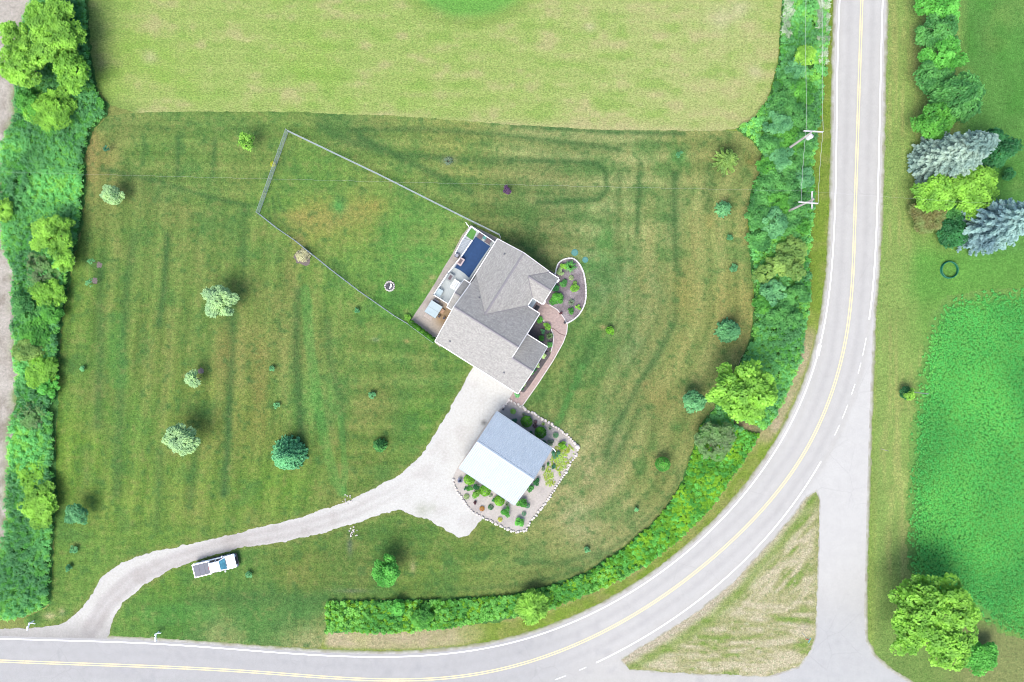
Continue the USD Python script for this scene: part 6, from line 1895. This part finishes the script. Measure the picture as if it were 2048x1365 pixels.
rng = np.random.default_rng(31)
view = Polygon(PX([(-60, -60), (2110, -60), (2110, 1425), (-60, 1425)]))
lh = poly(LEFT_HEDGE_PX).buffer(-0.15).intersection(view)
q = scatter(lh, 0.40, rng)
q = q[fbm2(q[:, 0], q[:, 1], 1.7, 2, 141) > 0.27]
big_ = fbm2(q[:, 0], q[:, 1], 7, 2, 140)
wp = [(weed(rng, 1.0, .42, 38, .125), FOL['weed']), (weed(rng, 1.25, .40, 36, .12, 3.0), FOL['weedblue']), (weed(rng, .85, .45, 36, .14), FOL['weed']), (weed(rng, 1.1, .4, 38, .11, 3.4), FOL['weedblue'])]
stuff('tall_weeds', 'tall green weeds filling the hedgerow between the bare field and the left lawn', 'weeds', wp, q, (0.7 + .6 * big_) * rng.uniform(.8, 1.2, len(q)), rng)
rh = poly(RIGHT_HEDGE_PX).buffer(-0.12).intersection(view)
gapp = shapely.affinity.rotate(Point(*P(1495, 853)[:2]).buffer(1.0), 0)
gapp = shapely.affinity.scale(gapp, 2.8, 0.75)
gapp = shapely.affinity.rotate(gapp, -20)
up = rh.intersection(Polygon(PX([(1400, -100), (1800, -100), (1800, 860), (1400, 860)]))).difference(gapp)
q = scatter(up, 0.40, rng)
q = q[fbm2(q[:, 0], q[:, 1], 1.7, 2, 142) > 0.27]
stuff('tall_weeds', 'tall green weeds between the roadside shrubs right of the lawn', 'weeds', wp, q, rng.uniform(.7, 1.15, len(q)), rng)
pw_ = [(weed(rng, 1.25, .4, 34, .11, 3.2), FOL['paleweed']), (weed(rng, .9, .4, 24, .15), FOL['weed'])]
q = scatter(rh.intersection(unary_union([Polygon(PX([(1622, -60), (1660, -60), (1660, 130), (1635, 130)])), Polygon(PX([(1560, -60), (1592, -60), (1575, 80), (1550, 80)]))])), .36, rng)
stuff('pale_weeds', 'pale flowering weeds along the road side of the hedge at the top', 'weeds', pw_, q, rng.uniform(.8, 1.2, len(q)), rng)
mid_ = rh.intersection(Polygon(PX([(1250, 860), (1560, 830), (1560, 900), (1420, 1040), (1300, 1130), (1180, 1130), (1300, 1020)]))).difference(gapp)
gw = [(weed(rng, .8, .4, 34, .14), FOL['weedgold']), (weed(rng, .8, .4, 34, .14), FOL['bright']), (weed(rng, .65, .4, 30, .14), FOL['weedgold'])]
q = scatter(mid_, 0.34, rng)
stuff('leafy_weeds', 'bright yellow green leafy weeds in the ditch inside the road bend', 'weeds', gw, q, rng.uniform(.6, 1.0, len(q)), rng)
low_ = rh.difference(mid_.buffer(0.05)).intersection(Polygon(PX([(640, 1100), (1330, 860), (1390, 860), (1320, 1130), (1200, 1200), (640, 1300)]))).difference(gapp)
lw = [(weed(rng, .95, .38, 36, .12, 2.8), FOL['weed']), (weed(rng, .8, .38, 34, .13), FOL['weedgold']), (weed(rng, .85, .4, 34, .13), FOL['green'])]
q = scatter(low_, 0.32, rng)
stuff('ditch_weeds', 'strip of tall green weeds along the bottom of the lawn beside the road', 'weeds', lw, q, rng.uniform(.5, .95, len(q)), rng)
cp = poly(CROP_PX).buffer(-0.1).intersection(view)
q = scatter(cp, 0.27, rng)
edge_d = cKDTree(np.array(shapely.segmentize(cp.exterior, .3).coords)).query(q)[0]
q = q[rng.random(len(q)) < 0.12 + 0.88 * sstep(0, 3.0, edge_d + 1.6 * (fbm2(q[:, 0], q[:, 1], 2.5, 3, 145) - 0.5))]
cw = [(weed(rng, hh, .22, 16, .10, 1.6), FOL[mm_]) for hh, mm_ in ((.26, 'crop'), (.21, 'crop'), (.24, 'crop2'), (.19, 'crop'), (.30, 'crop2'))]
stuff('crop_plants', 'bright green leafy crop covering the field in the lower right', 'crop', cw, q, rng.uniform(.75, 1.2, len(q)), rng, z=0.0)
cov = Polygon(PX([(1112, 893), (1120, 884), (1148, 893), (1150, 905), (1140, 922), (1122, 950), (1104, 975), (1092, 970), (1085, 952), (1097, 930)]))
q = scatter(cov, .22, rng)
q = q[fbm2(q[:, 0], q[:, 1], 1.1, 2, 150) > .42]
stuff('ground_cover', 'yellow green ground cover spreading over the gravel right of the shed', 'ground cover', [(weed(rng, .14, .16, 16, .07, 1.5), FOL['cover']) for _ in range(2)], q, rng.uniform(.8, 1.3, len(q)), rng, z=.02)
